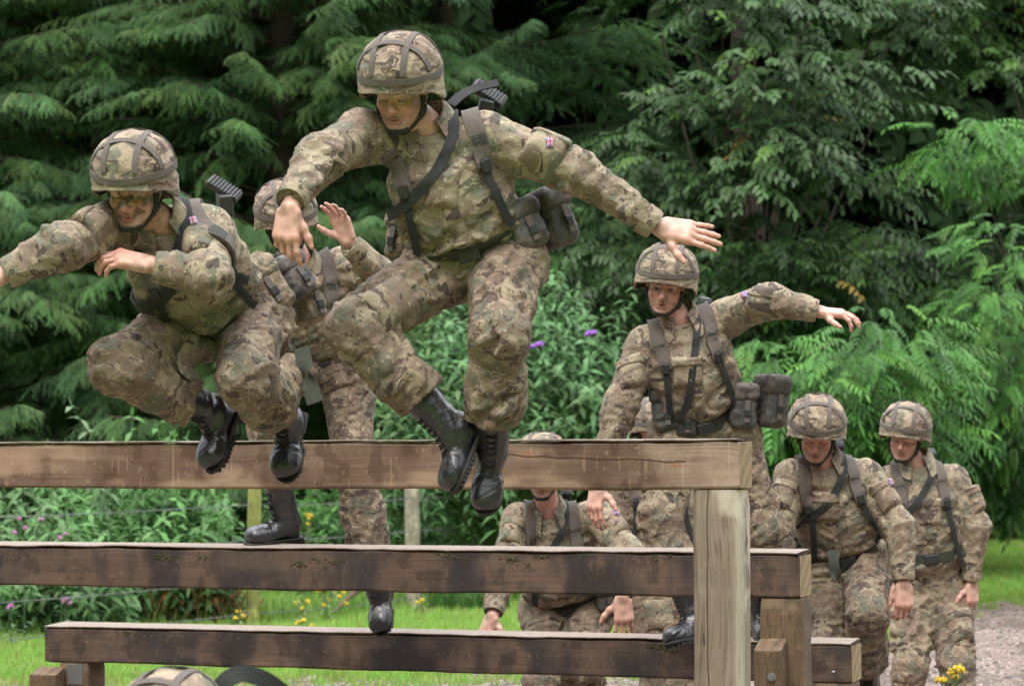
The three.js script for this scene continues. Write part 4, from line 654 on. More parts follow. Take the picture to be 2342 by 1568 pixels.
    const mk = (f, a, b, e) => { const g = nets(f, [-a - 0.03, -b - 0.03, -e - 0.03], [a + 0.03, b + 0.03, e + 0.03], 0.0065), p = g.attributes.position, N = g.attributes.normal, uv = []; for (let i = 0; i < p.count; i++) { const nx = Math.abs(N.getX(i)), nz = Math.abs(N.getZ(i)); uv.push((nz > nx ? p.getX(i) : p.getZ(i)) / 0.4 + se, p.getY(i) / 0.4); } g.setAttribute('uv', new THREE.Float32BufferAttribute(uv, 2)); return g.applyMatrix4(R2); };
    const po = P('pouch', mk(bxf(0, 0, 0, w / 2, hh / 2, d / 2, 0.034, 0.009), w / 2, hh / 2, d / 2), q.mat ?? dpmMat);
    const fh = hh * (q.flap ?? 0.42); P('pouch_flap', mk(bxf(0, hh / 2 - fh / 2 + 0.006, 0.006, w / 2 + 0.006, fh / 2, d / 2 + 0.006, 0.03, 0.007), w / 2 + 0.02, hh / 2 + 0.02, d / 2 + 0.02), q.mat ?? dpmMat, po);
    const st = new RoundedBoxGeometry(0.024, hh * 0.5, 0.006, 2, 0.002); st.translate(w * (q.sx ?? 0.05), -hh * 0.1, d / 2 + 0.011); P('pouch_strap', st.applyMatrix4(R2), bandMat, po);
    const bk = new RoundedBoxGeometry(0.03, 0.03, 0.01, 2, 0.003); bk.translate(w * (q.sx ?? 0.05), -hh * 0.14, d / 2 + 0.015); P('pouch_buckle', bk.applyMatrix4(R2), plastic, po);
  }
  // hanging straps
  for (const q of S.straps ?? []) P(q.name ?? 'loose_strap', ribbon(q.on === 't' ? tf : jf, q.pts.map((a) => J(a)), q.w ?? 0.04, 0.003, 0.004, 24, false, q.stiff !== false), q.mat ?? strapMat);
  if (S.sling) rifle(S, { tk, jf, J, T, neck });
  return t;
}
function rifle(S, K) {
  const q = S.sling, T = K.T, bt = q.butt ? K.J(q.butt) : T(0.1, 1.0, -0.2), mz = q.muzzle ? K.J(q.muzzle) : T(-0.12, -0.35, -0.24), ax = bt.clone().sub(mz).normalize(), r = thing('rifle', q.label, 'rifle', mz.clone()), L = bt.distanceTo(mz);
  const up = q.up ? vec(q.up) : K.tk.z.clone().multiplyScalar(-1); up.addScaledVector(ax, -up.dot(ax)).normalize(); const side = ax.clone().cross(up), M = (o) => basis(side, ax, up, mz.clone().addScaledVector(ax, o));
  const B = (w, h, d, y, z, rr = 0.006, x = 0) => { const g = new RoundedBoxGeometry(w, h, d, 2, rr); g.translate(x, y, z); return g.applyMatrix4(M(0)); }, add = (n, g, m, par = r) => part(n, rel(g, r), m, par);
  add('stock', mergeGeometries([B(0.045, 0.3, 0.085, L - 0.165, 0, 0.012), B(0.05, 0.08, 0.1, L - 0.05, 0, 0.01)]), gunMat);
  const bp = q.plate ? ((n, l) => { l.addScaledVector(n, -l.dot(n)).normalize(); return basis(n.clone().cross(l), n, l, bt); })(vec(q.plate[0]).normalize(), vec(q.plate[1])) : M(L);
  const bb = new RoundedBoxGeometry(0.05, 0.026, 0.125, 2, 0.006), pl = add('butt_plate', bb.applyMatrix4(bp), plastic);
  for (let i = 0; i < 9; i++) { const g = new RoundedBoxGeometry(0.048, 0.008, 0.0065, 1, 0.002); g.translate(0, 0.015, -0.052 + i * 0.0128); add('rib', g.applyMatrix4(bp), plastic, pl); }
  add('handguard', mergeGeometries([B(0.05, 0.2, 0.055, L - 0.42, 0, 0.014), B(0.03, 0.1, 0.03, L - 0.3, -0.07, 0.008)]), plastic);
  const brl = new THREE.CylinderGeometry(0.009, 0.009, 0.22, 12); brl.translate(0, 0.11, 0); const fh = new THREE.CylinderGeometry(0.013, 0.012, 0.06, 12); fh.translate(0, 0.02, 0); add('barrel', mergeGeometries([brl, fh]).applyMatrix4(M(0)), gunMat);
  add('magazine', B(0.028, 0.055, 0.14, L - 0.2, -0.1, 0.006), gunMat);
  add('sling', ribbon(K.jf, q.path ? q.path(T) : [T(0.06, 0.9, -0.14), T(0.085, 1.03, -0.02), T(0.065, 0.93, 0.11), T(-0.01, 0.8, 0.17), T(-0.12, 0.66, 0.18), T(-0.215, 0.55, 0.08), T(-0.19, 0.46, -0.1)], q.w ?? 0.037, 0.004, 0.02, 44), strapMat);
  for (const l of q.loops ?? []) { const cv = new THREE.CatmullRomCurve3(l.map((a) => K.J(a))), n = vec(q.loopN ?? [0.1, 0.65, 0.75]).normalize(); add('sling_end', stripOn((t) => ({ p: cv.getPointAt(t), n }), 20, q.loopW ?? 0.034, 0.004), strapMat); }
  return r;
}

soldier({ // centre jumper
  label: 'soldier leaping in midair at the centre with both arms flung wide', seed: 1.3, z0: 8.77, cell: 0.0072,
  neck: [985, 292, -0.06], shR: [828, 312, -0.1], shL: [1112, 318, -0.06], hipR: [1022, 606, 0.1], hipL: [1158, 604, 0.08], w: 1.02, belt: 0.16, skirt: 0.02,
  padX: 0.15, head: { at: [916, 208, -0.16], yaw: -16, pitch: 25, roll: -3, paint: 0.3, mouth: 0.0015 },
  armR: { el: [732, 362, -1], wr: [662, 462, -1], hand: { dir: [-0.1, -1, 0.12], back: [-0.25, 0.1, 1], curl: [0.5, 0.8, 0.5], each: [0.55, 1.0, 1.2, 1.3], spread: 0.1, thumb: [0.55, 0.75, -0.3], scale: 1.03, out: 0.02 } },
  armL: { el: [1318, 392, -1], wr: [1502, 518, 0], hand: { dir: [1, -0.2, 0.15], back: [0.12, 0.45, 1], curl: [0.06, 0.08, 0.06], spread: 0.085, fan: [0, 0.03, 0.05, -0.02], thumb: [0.85, 0.62, -0.1], tb: 0.5, scale: 1.06, out: 0.015 } },
  legR: { kn: [812, 752, -1], an: [1030, 985, 1], toe: [-0.42, -1, 0.35], cut: 0.7 }, legL: { kn: [1142, 768, -1], an: [1122, 1030, 1], toe: [-0.12, -1, 0.42], cut: 0.72 },
  patches: [{ px: 1250, py: 335, w: 0.13, h: 0.15, rot: 28, puff: 0.02, flap: 1 }, { k: 'flag', px: 1252, py: 338, rot: 86, th: 0.032, w: 0.046, h: 0.03 }, { px: 770, py: 275, w: 0.1, h: 0.12, rot: -35, puff: 0.016 }, { px: 1010, py: 430, w: 0.11, h: 0.13, rot: 4, puff: 0.008 }, { on: 't', px: 900, py: 690, w: 0.15, h: 0.16, rot: 60, puff: 0.012 }],
  pouches: [{ at: [1196, 520, 0.02], size: [0.14, 0.17, 0.1], roll: 24, yaw: 20 }, { at: [1262, 500, 0.12], size: [0.12, 0.2, 0.12], roll: 20, yaw: 40 }, { at: [922, 540, 0.24], size: [0.1, 0.17, 0.1], roll: -8, yaw: -40, mat: camoDark }],
  sling: { label: 'black rifle slung on the back of the central leaping soldier', butt: [1118, 215, 0.12], muzzle: [1010, 640, 0.35], plate: [[0.3, 0.5, 0.8], [0.87, -0.5, 0.1]], loops: [[[1030, 240, -0.06], [1060, 215, 0.0], [1095, 200, 0.05], [1140, 190, 0.06]]] },
});
soldier({ // left jumper
  label: 'crouched soldier dropping off the top beam on the left with knees bent', seed: 5.1, z0: 9.0, cell: 0.0074,
  neck: [372, 508, -0.22], shR: [258, 520, -0.26], shL: [470, 530, -0.14], hipR: [445, 742, 0.1], hipL: [575, 735, 0.14], w: 1.0, belt: 0.1, skirt: 0.02,
  head: { at: [306, 432, -0.34], yaw: -12, pitch: 22, roll: -2, paint: 0.85, mouth: 0.003, skin: [0.36, 0.17, 0.11] },
  armR: { el: [140, 566, -1], wr: [8, 628, 0], hand: { dir: [-0.9, -0.35, 0.2], back: [-0.3, 0.8, 0.5], curl: [0.3, 0.4, 0.3] } },
  armL: { el: [478, 634, -1], wr: [348, 607, 0], hand: { dir: [-1, 0.22, 0.25], back: [0.1, 0.8, 0.55], curl: [0.5, 0.65, 0.5], spread: 0.04, thumb: [0.5, 0.8, -0.3], scale: 1.06 } },
  legR: { kn: [268, 838, -1], an: [480, 940, 1], toe: [-0.3, -1, 0.45], cut: 0.72 }, legL: { kn: [562, 868, -1], an: [652, 962, 1], toe: [-0.12, -1, 0.45], cut: 0.72 },
  patches: [{ px: 445, py: 545, w: 0.12, h: 0.13, rot: -15, puff: 0.016 }, { k: 'flag', px: 447, py: 520, rot: 70, th: 0.028, w: 0.045, h: 0.03 }, { px: 215, py: 505, w: 0.11, h: 0.12, rot: -60, puff: 0.014, flap: 1 }, { on: 't', px: 440, py: 820, w: 0.15, h: 0.17, rot: 70, puff: 0.012 }],
  pouches: [{ at: [600, 665, 0.12], size: [0.16, 0.2, 0.12], roll: 34, yaw: 25, mat: camoDark }, { at: [665, 640, 0.25], size: [0.13, 0.17, 0.12], roll: 32, yaw: 40 }, { at: [700, 690, 0.3], size: [0.1, 0.17, 0.1], roll: 18, yaw: 45, mat: camoDark }],
  straps: [{ pts: [[490, 600, -0.3], [520, 625, -0.2], [560, 640, -0.1]], w: 0.03 }],
  sling: { label: 'black rifle slung on the back of the crouched soldier on the left', butt: [512, 433, 0.05], muzzle: [536, 985, 0.3], plate: [[0.3, 0.6, 0.75], [0.87, -0.5, 0.1]], w: 0.045 },
});
soldier({ // between them, on the middle beam
  label: 'soldier standing on the middle beam with a raised open hand, face half hidden', seed: 8.7, z0: 11.7, cell: 0.0085,
  neck: [690, 612, -0.1], shR: [598, 622, -0.05], shL: [782, 610, -0.02], hipR: [690, 830, 0.1], hipL: [790, 828, 0.1], belt: 0.1, skirt: 0.0,
  head: { at: [655, 512, -0.2], yaw: 14, pitch: 26, roll: 6, paint: 0.9, mouth: 0.002 },
  armL: { el: [880, 640, -1], wr: [798, 556, -1], hand: { dir: [-0.35, 0.95, 0.25], back: [0.35, 0.35, -0.9], curl: [0.25, 0.35, 0.3], each: [0.8, 1, 1.1, 1.2], spread: 0.1, thumb: [0.75, 0.62, -0.3], scale: 1.05 } },
  armR: { el: [560, 740, 1], wr: [540, 860, -1], hand: { dir: [0, -1, 0.2], back: [-1, 0, 0.3] } },
  legR: { kn: [598, 905, 0, -0.35], an: [652, 1186, 0, -0.16], toe: [-0.86, -0.1, 0.5], cut: 0.45, fine: 0.005, bow: 1 }, legL: { kn: [806, 1035, 0, 0.0], an: [862, 1345, 0, 0.06], toe: [-0.05, -0.9, 0.6], cut: 0.72 },
  patches: [{ on: 't', px: 752, py: 850, w: 0.14, h: 0.16, rot: -20, puff: 0.014 }],
  pouches: [{ at: [655, 775, -0.08], size: [0.1, 0.16, 0.08], roll: 4, yaw: -10 }],
  straps: [{ pts: [[690, 790, -0.16], [700, 850, -0.2], [722, 925, -0.24]], w: 0.075, mat: beltMat }],
  noFlag: 1,
});
soldier({ // right, stepping up with one arm out
  label: 'soldier balancing on the lowest beam with his left arm stretched out to the right', seed: 12.4, z0: 11.75, cell: 0.008,
  neck: [1556, 730, -0.1], shR: [1478, 790, -0.06], shL: [1664, 726, -0.04], hipR: [1556, 985, 0.06], hipL: [1668, 985, 0.06], w: 1.0, belt: 0.12, skirt: 0.0,
  head: { at: [1522, 655, -0.16], yaw: -10, pitch: 12, roll: -8, open: 1, paint: 0.35, mouth: 0.006, skin: [0.52, 0.23, 0.16] },
  armL: { el: [1762, 688, -1], wr: [1872, 712, 0], hand: { dir: [1, -0.12, 0.25], back: [0.3, 0.95, 0.35], curl: [0.32, 0.4, 0.3], each: [1.5, 1.05, 0.8, 0.6], spread: 0.14, thumb: [0.7, 0.7, -0.4], scale: 1.0 } },
  armR: { el: [1418, 925, -1], wr: [1368, 1105, 0], hand: { dir: [-0.15, -1, 0.15], back: [-0.7, 0.2, 0.7], curl: [0.3, 0.4, 0.3], spread: 0.06 } },
  legR: { kn: [1508, 1180, -1], an: [1585, 1415, 1], toe: [-0.75, -0.08, 0.65], cut: 0.66 }, legL: { kn: [1745, 1210, -1], an: [1738, 1405, 1], toe: [0.1, -0.1, 1], cut: 0.66 },
  patches: [{ px: 1728, py: 690, w: 0.13, h: 0.13, rot: 18, puff: 0.014, flap: 1 }, { k: 'flag', px: 1712, py: 680, rot: 80, th: 0.03, w: 0.044, h: 0.03 }, { px: 1445, py: 850, w: 0.12, h: 0.14, rot: -12, puff: 0.014, flap: 1 }, { px: 1572, py: 850, w: 0.13, h: 0.13, rot: -4, puff: 0.01, flap: 1 }],
  pouches: [{ at: [1700, 930, -0.06], size: [0.12, 0.2, 0.1], roll: -3, yaw: 8 }, { at: [1762, 918, 0.02], size: [0.13, 0.23, 0.14], roll: -4, yaw: 25 }, { at: [1528, 935, -0.04], size: [0.14, 0.2, 0.12], roll: 4, yaw: -12 }, { at: [1570, 960, -0.06], size: [0.1, 0.16, 0.09], roll: 2, yaw: -4 }],
  sling: { label: 'black rifle slung behind the soldier with the outstretched arm', butt: [1612, 690, 0.22], muzzle: [1560, 1050, 0.3], w: 0.032, path: (T) => [T(0.05, 0.92, -0.14), T(0.075, 1.02, -0.02), T(0.05, 0.92, 0.11), T(0.0, 0.7, 0.18), T(-0.06, 0.4, 0.19), T(-0.13, 0.2, 0.15)] },
});
soldier({ // behind the beams
  label: 'soldier stooping behind the beams, helmet just over the top beam', seed: 16.2, z0: 13.2, cell: 0.011,
  neck: [1255, 1170, -0.12], shR: [1188, 1190, -0.1], shL: [1362, 1182, -0.08], hipR: [1250, 1395, 0.14], hipL: [1345, 1395, 0.14], belt: 0.13, skirt: -0.1,
  head: { at: [1240, 1078, -0.24], yaw: -6, pitch: 20, roll: 0, paint: 0.5, noEyes: 1, cell: 0.0045 },
  armL: { el: [1442, 1270, -1], wr: [1424, 1362, -1], hand: { dir: [0.05, -1, 0.1], back: [0.2, 0.1, 1], curl: [0.3, 0.4, 0.3], spread: 0.09, scale: 1.15 } },
  armR: { el: [1152, 1300, -1], wr: [1128, 1402, -1], hand: { dir: [-0.35, -0.95, 0.1], back: [-0.7, 0, 0.7], curl: [0.15, 0.2, 0.2] } },
  legR: { kn: [1240, 1560, -1], an: [1235, 1735, 1], toe: [0, -0.1, 1] }, legL: { kn: [1325, 1530, -1], an: [1365, 1620, 1], toe: [0.1, -0.8, 0.6], cut: 0.45 },
  patches: [{ px: 1412, py: 1190, w: 0.12, h: 0.13, rot: -4, puff: 0.014 }, { k: 'flag', px: 1404, py: 1180, rot: 86, th: 0.03, w: 0.05, h: 0.034 }, { px: 1170, py: 1210, w: 0.1, h: 0.12, rot: 6, puff: 0.014, flap: 1 }],
  pouches: [{ at: [1388, 1375, 0.02], size: [0.12, 0.16, 0.1], roll: 4, yaw: 10 }],
  sling: { label: 'black rifle slung on the stooping soldier behind the beams' },
});
soldier({ // hidden behind the one with the arm out
  label: 'soldier mostly hidden behind the tall pale post and the soldier balancing', seed: 19.9, z0: 13.9, cell: 0.012,
  neck: [1500, 1052, -0.05], shR: [1418, 1095, -0.06], shL: [1572, 1090, -0.04], hipR: [1470, 1330, 0.06], hipL: [1556, 1330, 0.06], belt: 0.13, skirt: -0.2,
  head: { at: [1500, 990, -0.12], yaw: -8, pitch: 10, roll: 0, paint: 0.4, noEyes: 1, cell: 0.005, skin: [0.55, 0.18, 0.14] },
  armR: { el: [1400, 1230, 0], wr: [1402, 1330, -1], hand: { dir: [0, -1, 0.1], back: [-1, 0, 0.2] } }, armL: { el: [1610, 1215, 0], wr: [1612, 1320, -1], hand: { dir: [0, -1, 0.1], back: [1, 0, 0.2] } },
  legR: { kn: [1500, 1515, -1], an: [1505, 1705, 1], toe: [0, -0.1, 1] }, legL: { kn: [1556, 1515, -1], an: [1560, 1705, 1], toe: [0, -0.1, 1] },
  patches: [{ on: 't', px: 1505, py: 1405, w: 0.14, h: 0.16, puff: 0.014 }],
});
soldier({ // right, knee lifted
  label: 'soldier looking down with one knee lifted, walking up beside the low beam end', seed: 23.5, z0: 12.6, cell: 0.0085,
  neck: [1886, 1058, -0.12], shR: [1815, 1092, -0.1], shL: [1978, 1092, -0.06], hipR: [1888, 1292, 0.06], hipL: [1980, 1290, 0.06], belt: 0.14, skirt: -0.06,
  head: { at: [1868, 995, -0.2], yaw: -8, pitch: 22, roll: -4, paint: 0.45, mouth: 0.004, skin: [0.5, 0.23, 0.16] },
  armL: { el: [2058, 1205, -1], wr: [2068, 1330, -1], hand: { dir: [-0.02, -1, 0.12], back: [0.25, 0.2, 1], curl: [0.5, 0.7, 0.5], spread: 0.05, thumb: [0.5, 0.8, -0.35], scale: 1.08 } },
  armR: { el: [1778, 1215, -1], wr: [1800, 1330, -1], hand: { dir: [0.1, -1, 0.1], back: [-1, 0, 0.3] } },
  legR: { kn: [1886, 1480, -1], an: [1890, 1680, 1], toe: [-0.1, -0.1, 1] }, legL: { kn: [1984, 1402, -1], an: [1985, 1560, 1], toe: [-0.05, -0.7, 0.7], cut: 0.8 },
  patches: [{ px: 2030, py: 1130, w: 0.12, h: 0.13, rot: -24, puff: 0.014, flap: 1 }, { k: 'flag', px: 2028, py: 1112, rot: 66, th: 0.032, w: 0.044, h: 0.03 }, { px: 1890, py: 1160, w: 0.12, h: 0.13, rot: 0, puff: 0.008, flap: 1 }, { px: 1790, py: 1130, w: 0.11, h: 0.13, rot: 12, puff: 0.014, flap: 1 }],
  pouches: [{ at: [1832, 1242, 0.02], size: [0.09, 0.12, 0.08], roll: 4, yaw: -20 }, { at: [1986, 1230, -0.0], size: [0.06, 0.22, 0.07], roll: -12, yaw: 25, mat: webMat, flap: 0.2 }],
  straps: [{ pts: [[1906, 1255, -0.26], [1908, 1290, -0.28], [1914, 1328, -0.28]], w: 0.05, mat: beltMat }],
  sling: { label: 'black rifle slung on the soldier lifting a knee at the right' },
});
soldier({ // far right
  label: 'soldier at the far right standing upright with his hand hanging by the thigh', seed: 27.1, z0: 14.3, cell: 0.009,
  neck: [2098, 1058, -0.08], shR: [2038, 1102, -0.02], shL: [2180, 1100, -0.04], hipR: [2092, 1352, 0.02], hipL: [2178, 1352, 0.02], belt: 0.31, skirt: -0.02,
  head: { at: [2070, 1000, -0.14], yaw: -18, pitch: 14, roll: -8, paint: 0.45, mouth: 0.002, skin: [0.54, 0.26, 0.2] },
  armL: { el: [2236, 1208, 0], wr: [2222, 1330, -1], hand: { dir: [0.05, -1, 0.05], back: [0.6, 0.1, 0.8], curl: [0.5, 0.6, 0.5], spread: 0.04, scale: 1.0 } },
  armR: { el: [2020, 1210, 0], wr: [2030, 1325, -1], hand: { dir: [0, -1, 0.1], back: [-0.8, 0, 0.5], curl: [0.4, 0.5, 0.4] } },
  legR: { kn: [2082, 1525, -1], an: [2078, 1705, 1], toe: [-0.1, -0.1, 1] }, legL: { kn: [2188, 1520, -1], an: [2205, 1705, 1], toe: [0.1, -0.1, 1] },
  patches: [{ px: 2236, py: 1140, w: 0.11, h: 0.14, rot: -10, puff: 0.02, flap: 1 }, { k: 'flag', px: 2238, py: 1128, rot: 80, th: 0.036, w: 0.046, h: 0.03 }, { px: 2130, py: 1170, w: 0.12, h: 0.14, puff: 0.008, flap: 1 }, { on: 't', px: 2200, py: 1430, w: 0.14, h: 0.17, rot: -6, puff: 0.016, flap: 1 }, { on: 't', px: 2055, py: 1420, w: 0.13, h: 0.17, rot: 4, puff: 0.014, flap: 1 }],
  pouches: [{ at: [2208, 1270, 0.02], size: [0.08, 0.22, 0.1], roll: -3, yaw: 30 }],
  sling: { label: 'black rifle slung on the soldier standing at the far right' },
});
soldier({ // foreground helmet at the bottom edge
  label: 'blurred soldier nearest the camera, helmet top peeking in at the bottom left', seed: 31.8, z0: 6.7, cell: 0.011,
  neck: [420, 1745, 0], shR: [300, 1790, 0], shL: [575, 1790, 0], hipR: [390, 2200, 0.05], hipL: [530, 2200, 0.05], belt: 0.13,
  head: { at: [388, 1704, -0.05], yaw: -20, pitch: 10, roll: 0, noEyes: 1, cell: 0.006 },
  armR: { el: [250, 2020, 0], wr: [240, 2220, -1], hand: { dir: [0, -1, 0.1], back: [-1, 0, 0.2], cell: 0.006 } }, armL: { el: [640, 2020, 0], wr: [650, 2220, -1], hand: { dir: [0, -1, 0.1], back: [1, 0, 0.2], cell: 0.006 } },
  legR: { kn: [390, 2560, -1], an: [390, 2890, 1], toe: [0, -0.1, 1] }, legL: { kn: [530, 2560, -1], an: [530, 2890, 1], toe: [0, -0.1, 1] },
  sling: { label: 'blurred dark rifle butt with a looped strap at the bottom edge', butt: [580, 1606, 0.05], muzzle: [520, 2120, 0.3], plate: [[0.1, 0.9, 0.4], [1, 0, -0.1]], loops: [[[490, 1600, 0.0], [512, 1560, 0], [548, 1540, 0.02], [600, 1552, 0.05], [668, 1600, 0.1]]], loopW: 0.045, loopN: [0, 0.35, 0.93] },
});

// ================================================================ foliage
// a leaf from base b along direction d with face normal n: folded on the midrib, drooping; 6 triangles
function leaf(A, b, d, n, L, W, fold = 0.25, droop = 0.2) {
  const s = d.clone().cross(n).normalize(), o = A.p.length / 3, q = (t, k) => { const r = b.clone().addScaledVector(d, L * t).addScaledVector(n, -L * droop * t * t); if (k) r.addScaledVector(s, k * W * 0.5).addScaledVector(n, Math.abs(k) * W * 0.5 * fold); A.p.push(r.x, r.y, r.z); };
  q(0, 0); q(0.38, 1); q(0.42, 0); q(0.38, -1); q(0.75, 0.62); q(0.76, 0); q(0.75, -0.62); q(1, 0);
  A.i.push(o, o + 1, o + 2, o, o + 2, o + 3, o + 1, o + 4, o + 5, o + 1, o + 5, o + 2, o + 2, o + 5, o + 6, o + 2, o + 6, o + 3, o + 4, o + 7, o + 5, o + 5, o + 7, o + 6);
}
function blade(A, b, d, n, L, W) { const s = d.clone().cross(n).normalize(), o = A.p.length / 3; for (const [t, k, u] of [[0, 0, 0], [0.45, 0.5, 0.04], [0.45, -0.5, 0.04], [1, 0, -0.06]]) { const r = b.clone().addScaledVector(d, L * t).addScaledVector(s, k * W).addScaledVector(n, u * L); A.p.push(r.x, r.y, r.z); } A.i.push(o, o + 1, o + 3, o, o + 3, o + 2); }
function rod(A, a, b, r) { const d = b.clone().sub(a).normalize(), u = Math.abs(d.y) < 0.9 ? V(0, 1, 0) : V(1, 0, 0), s = d.clone().cross(u).normalize(), w = s.clone().cross(d), o = A.p.length / 3; for (let k = 0; k < 3; k++) { const c = Math.cos(k * 2.094) * r, e = Math.sin(k * 2.094) * r; for (const q of [a, b]) { const p = q.clone().addScaledVector(s, c).addScaledVector(w, e); A.p.push(p.x, p.y, p.z); } } for (let k = 0; k < 3; k++) { const i = o + k * 2, j = o + ((k + 1) % 3) * 2; A.i.push(i, j, j + 1, i, j + 1, i + 1); } }
const newA = () => ({ p: [], i: [] }), doneA = (A) => finishGeo(A.p, A.i);
function sprayGeo(R, L) { // flat conifer spray along +x with hanging fringed twigs
  const A = newA(), N = 9;
  for (let k = 0; k <= N; k++) {
    const t = k / N, c = V(L * t, L * (0.1 * t - 0.2 * t * t), 0.03 * L * Math.sin(t * 4 + L * 30));
    for (const m of k === N ? [0] : [-1, 1]) {
      const l = k === N ? 0.16 : L * 0.4 * Math.pow(1 - t * 0.85, 0.8) * (0.5 + 0.9 * R()) + 0.03, an = m * (0.48 + 0.3 * R()), d0 = V(Math.cos(an), -0.2 - 0.3 * R(), Math.sin(an)).normalize(), M = Math.max(3, Math.round(l / 0.02)), hang = 0.12 + 0.4 * R();
      for (let j = 0; j < M; j++) { const u = (j + 0.3) / M, b = c.clone().addScaledVector(d0, l * u).add(V(0, -l * hang * u * u, 0)), dd = d0.clone().add(V(0, -2 * hang * u, 0)).normalize(), h = j % 2 ? 1 : -1; const d = dd.clone().add(V(-Math.sin(an) * h * 0.42, -0.12, Math.cos(an) * h * 0.42)).normalize(); blade(A, b, d, V(0.3 * (R() - 0.5), 1, 0.4 * (R() - 0.5)).normalize(), 0.05 * (0.75 + 0.6 * R()), 0.0125); }
    }
  }
  return doneA(A);
}
const tintGreen = (R, lo, hi) => (i, c) => { const t = R(); c.setRGB(mix(lo[0], hi[0], t), mix(lo[1], hi[1], t), mix(lo[2], hi[2], t)); };
const barkMat = std({ color: lin(0.07, 0.052, 0.04), roughness: 0.95 }), stemMat = std({ color: lin(0.1, 0.13, 0.05), roughness: 0.85 }), redStem = std({ color: lin(0.13, 0.06, 0.04), roughness: 0.85 });
{ // ---- conifers
  const R = rng(200), sprays = [sprayGeo(R, 0.62), sprayGeo(R, 0.74), sprayGeo(R, 0.54)];
  const mats = [leafMat(0.085, 0.168, 0.052, 0.55, 0.2), leafMat(0.072, 0.152, 0.052, 0.55, 0.2)];
  const spots = [[-160, 30.2, 'leftmost feathery conifer, its drooping sprays filling the left edge'], [230, 31.4, 'feathery conifer behind the crouched soldier on the left, sprays in hanging tiers'], [640, 30.4, 'feathery conifer between the crouched soldier and the central leaping soldier'], [1010, 31.6, 'feathery conifer rising behind the helmet of the central leaping soldier']];
  spots.forEach(([px, z, label], ti) => {
    const c = at(px, 1000, z).setY(0), t = thing('conifer_tree', label, 'tree', c, 'feathery conifers behind the fence');
    part('trunk', tube([V(0, -0.2, 0), V(0.05, 4, 0), V(0, 9, 0), V(0, 13, 0)], 0.24, 20, 9, 0.05), barkMat, t);
    const lists = [[], [], []], tips = [], bg = newA();
    for (let h = 0.5; h < 12.8; h += 0.3) {
      const n = h > 7.2 ? 10 : 8, RL = (3.35 - ti * 0.05) * Math.pow(Math.max(0.05, 1 - h / 15.5), 0.55) * (h > 7.4 ? 1.06 : 1);
      for (let b = 0; b < n; b++) {
        if (h < 7.2 && noise(b * 0.9 + ti * 7.3, h * 0.75, ti * 3.1) < -0.16) continue;
        const az = (h > 7.2 ? R() * 6.28 : (R() - 0.5) * 4.0) , L = RL * (0.66 + 0.42 * R()), up = 0.26 + 0.2 * R(), h0 = h + (R() - 0.5) * 0.16, cx = Math.sin(az), cz = Math.cos(az), P = (u) => V(cx * L * u, h0 + L * (up * u - (0.3 + 0.16 * Math.sin(b + h * 3)) * u * u), cz * L * u), m = Math.round(L * 9);
        rod(bg, P(0), P(0.5), 0.022); rod(bg, P(0.5), P(0.95), 0.012);
        for (let k = 0; k <= m; k++) {
          const u = 0.26 + 0.74 * k / m; if (u < 0.45 && R() < 0.4) continue; const p = P(u), sgn = k === m ? 0 : k % 2 ? 1 : -1, yaw = -az + Math.PI / 2 + sgn * (0.55 + 0.5 * R()), s = mix(1.1, 0.6, u) * (0.6 + 0.75 * R());
          const im = M4(p, Math.PI + yaw + Math.PI, 0, 0, s); const e = new THREE.Matrix4().makeRotationFromEuler(new THREE.Euler((R() - 0.5) * 1.0, Math.atan2(-cz, cx) + sgn * (0.3 + 0.45 * R()), -0.08 - 0.35 * R(), 'YZX')); e.scale(V(s, s, s)); e.setPosition(p); lists[(k + b) % 3].push([e, u, h]);
        }
      }
    }
    part('branches', doneA(bg), barkMat, t).userData.kind = 'stuff';
    const parts = [];
    lists.forEach((l, k) => { const c2 = new THREE.Color(); const im = scatter('crown', sprays[k], mats[ti % 2], l.length, (i) => l[i][0], (i, cc) => { const u = l[i][1], r = R(); const v = 0.55 + 0.85 * r * r; cc.setRGB(v * (0.85 + 0.5 * R() * r), v, v * (0.85 + 0.3 * R())); }, t); im.userData.kind = 'stuff'; });
  });
}
// twigs with leaves, along +x, hanging a little
function twigGeo(R, n, L, lw, ll, spread, droop, red) {
  const A = newA(), P = (t) => V(L * t, 0.05 * L * Math.sin(t * 3) - droop * L * t * t, 0.04 * L * Math.sin(t * 5)); for (let k = 0; k < 4; k++) rod(A, P(k / 4), P((k + 1) / 4), 0.0026 * (1 - k * 0.18));
  for (let k = 0; k < n; k++) { const t = (k + 0.7) / n, m = k % 2 ? 1 : -1, an = spread * (1 - 0.6 * t) * (0.8 + 0.4 * R()), d = V(Math.cos(an), -0.25 - 0.35 * R(), Math.sin(an) * m).normalize(), nn = V((R() - 0.5) * 0.5, 1, (R() - 0.5) * 0.5 - m * 0.25); nn.addScaledVector(d, -nn.dot(d)).normalize(); leaf(A, P(Math.min(1, t)), d, nn, ll * (0.75 + 0.5 * R()), lw * (0.8 + 0.4 * R()), 0.25, 0.12 + 0.25 * R()); }
  return doneA(A);
}
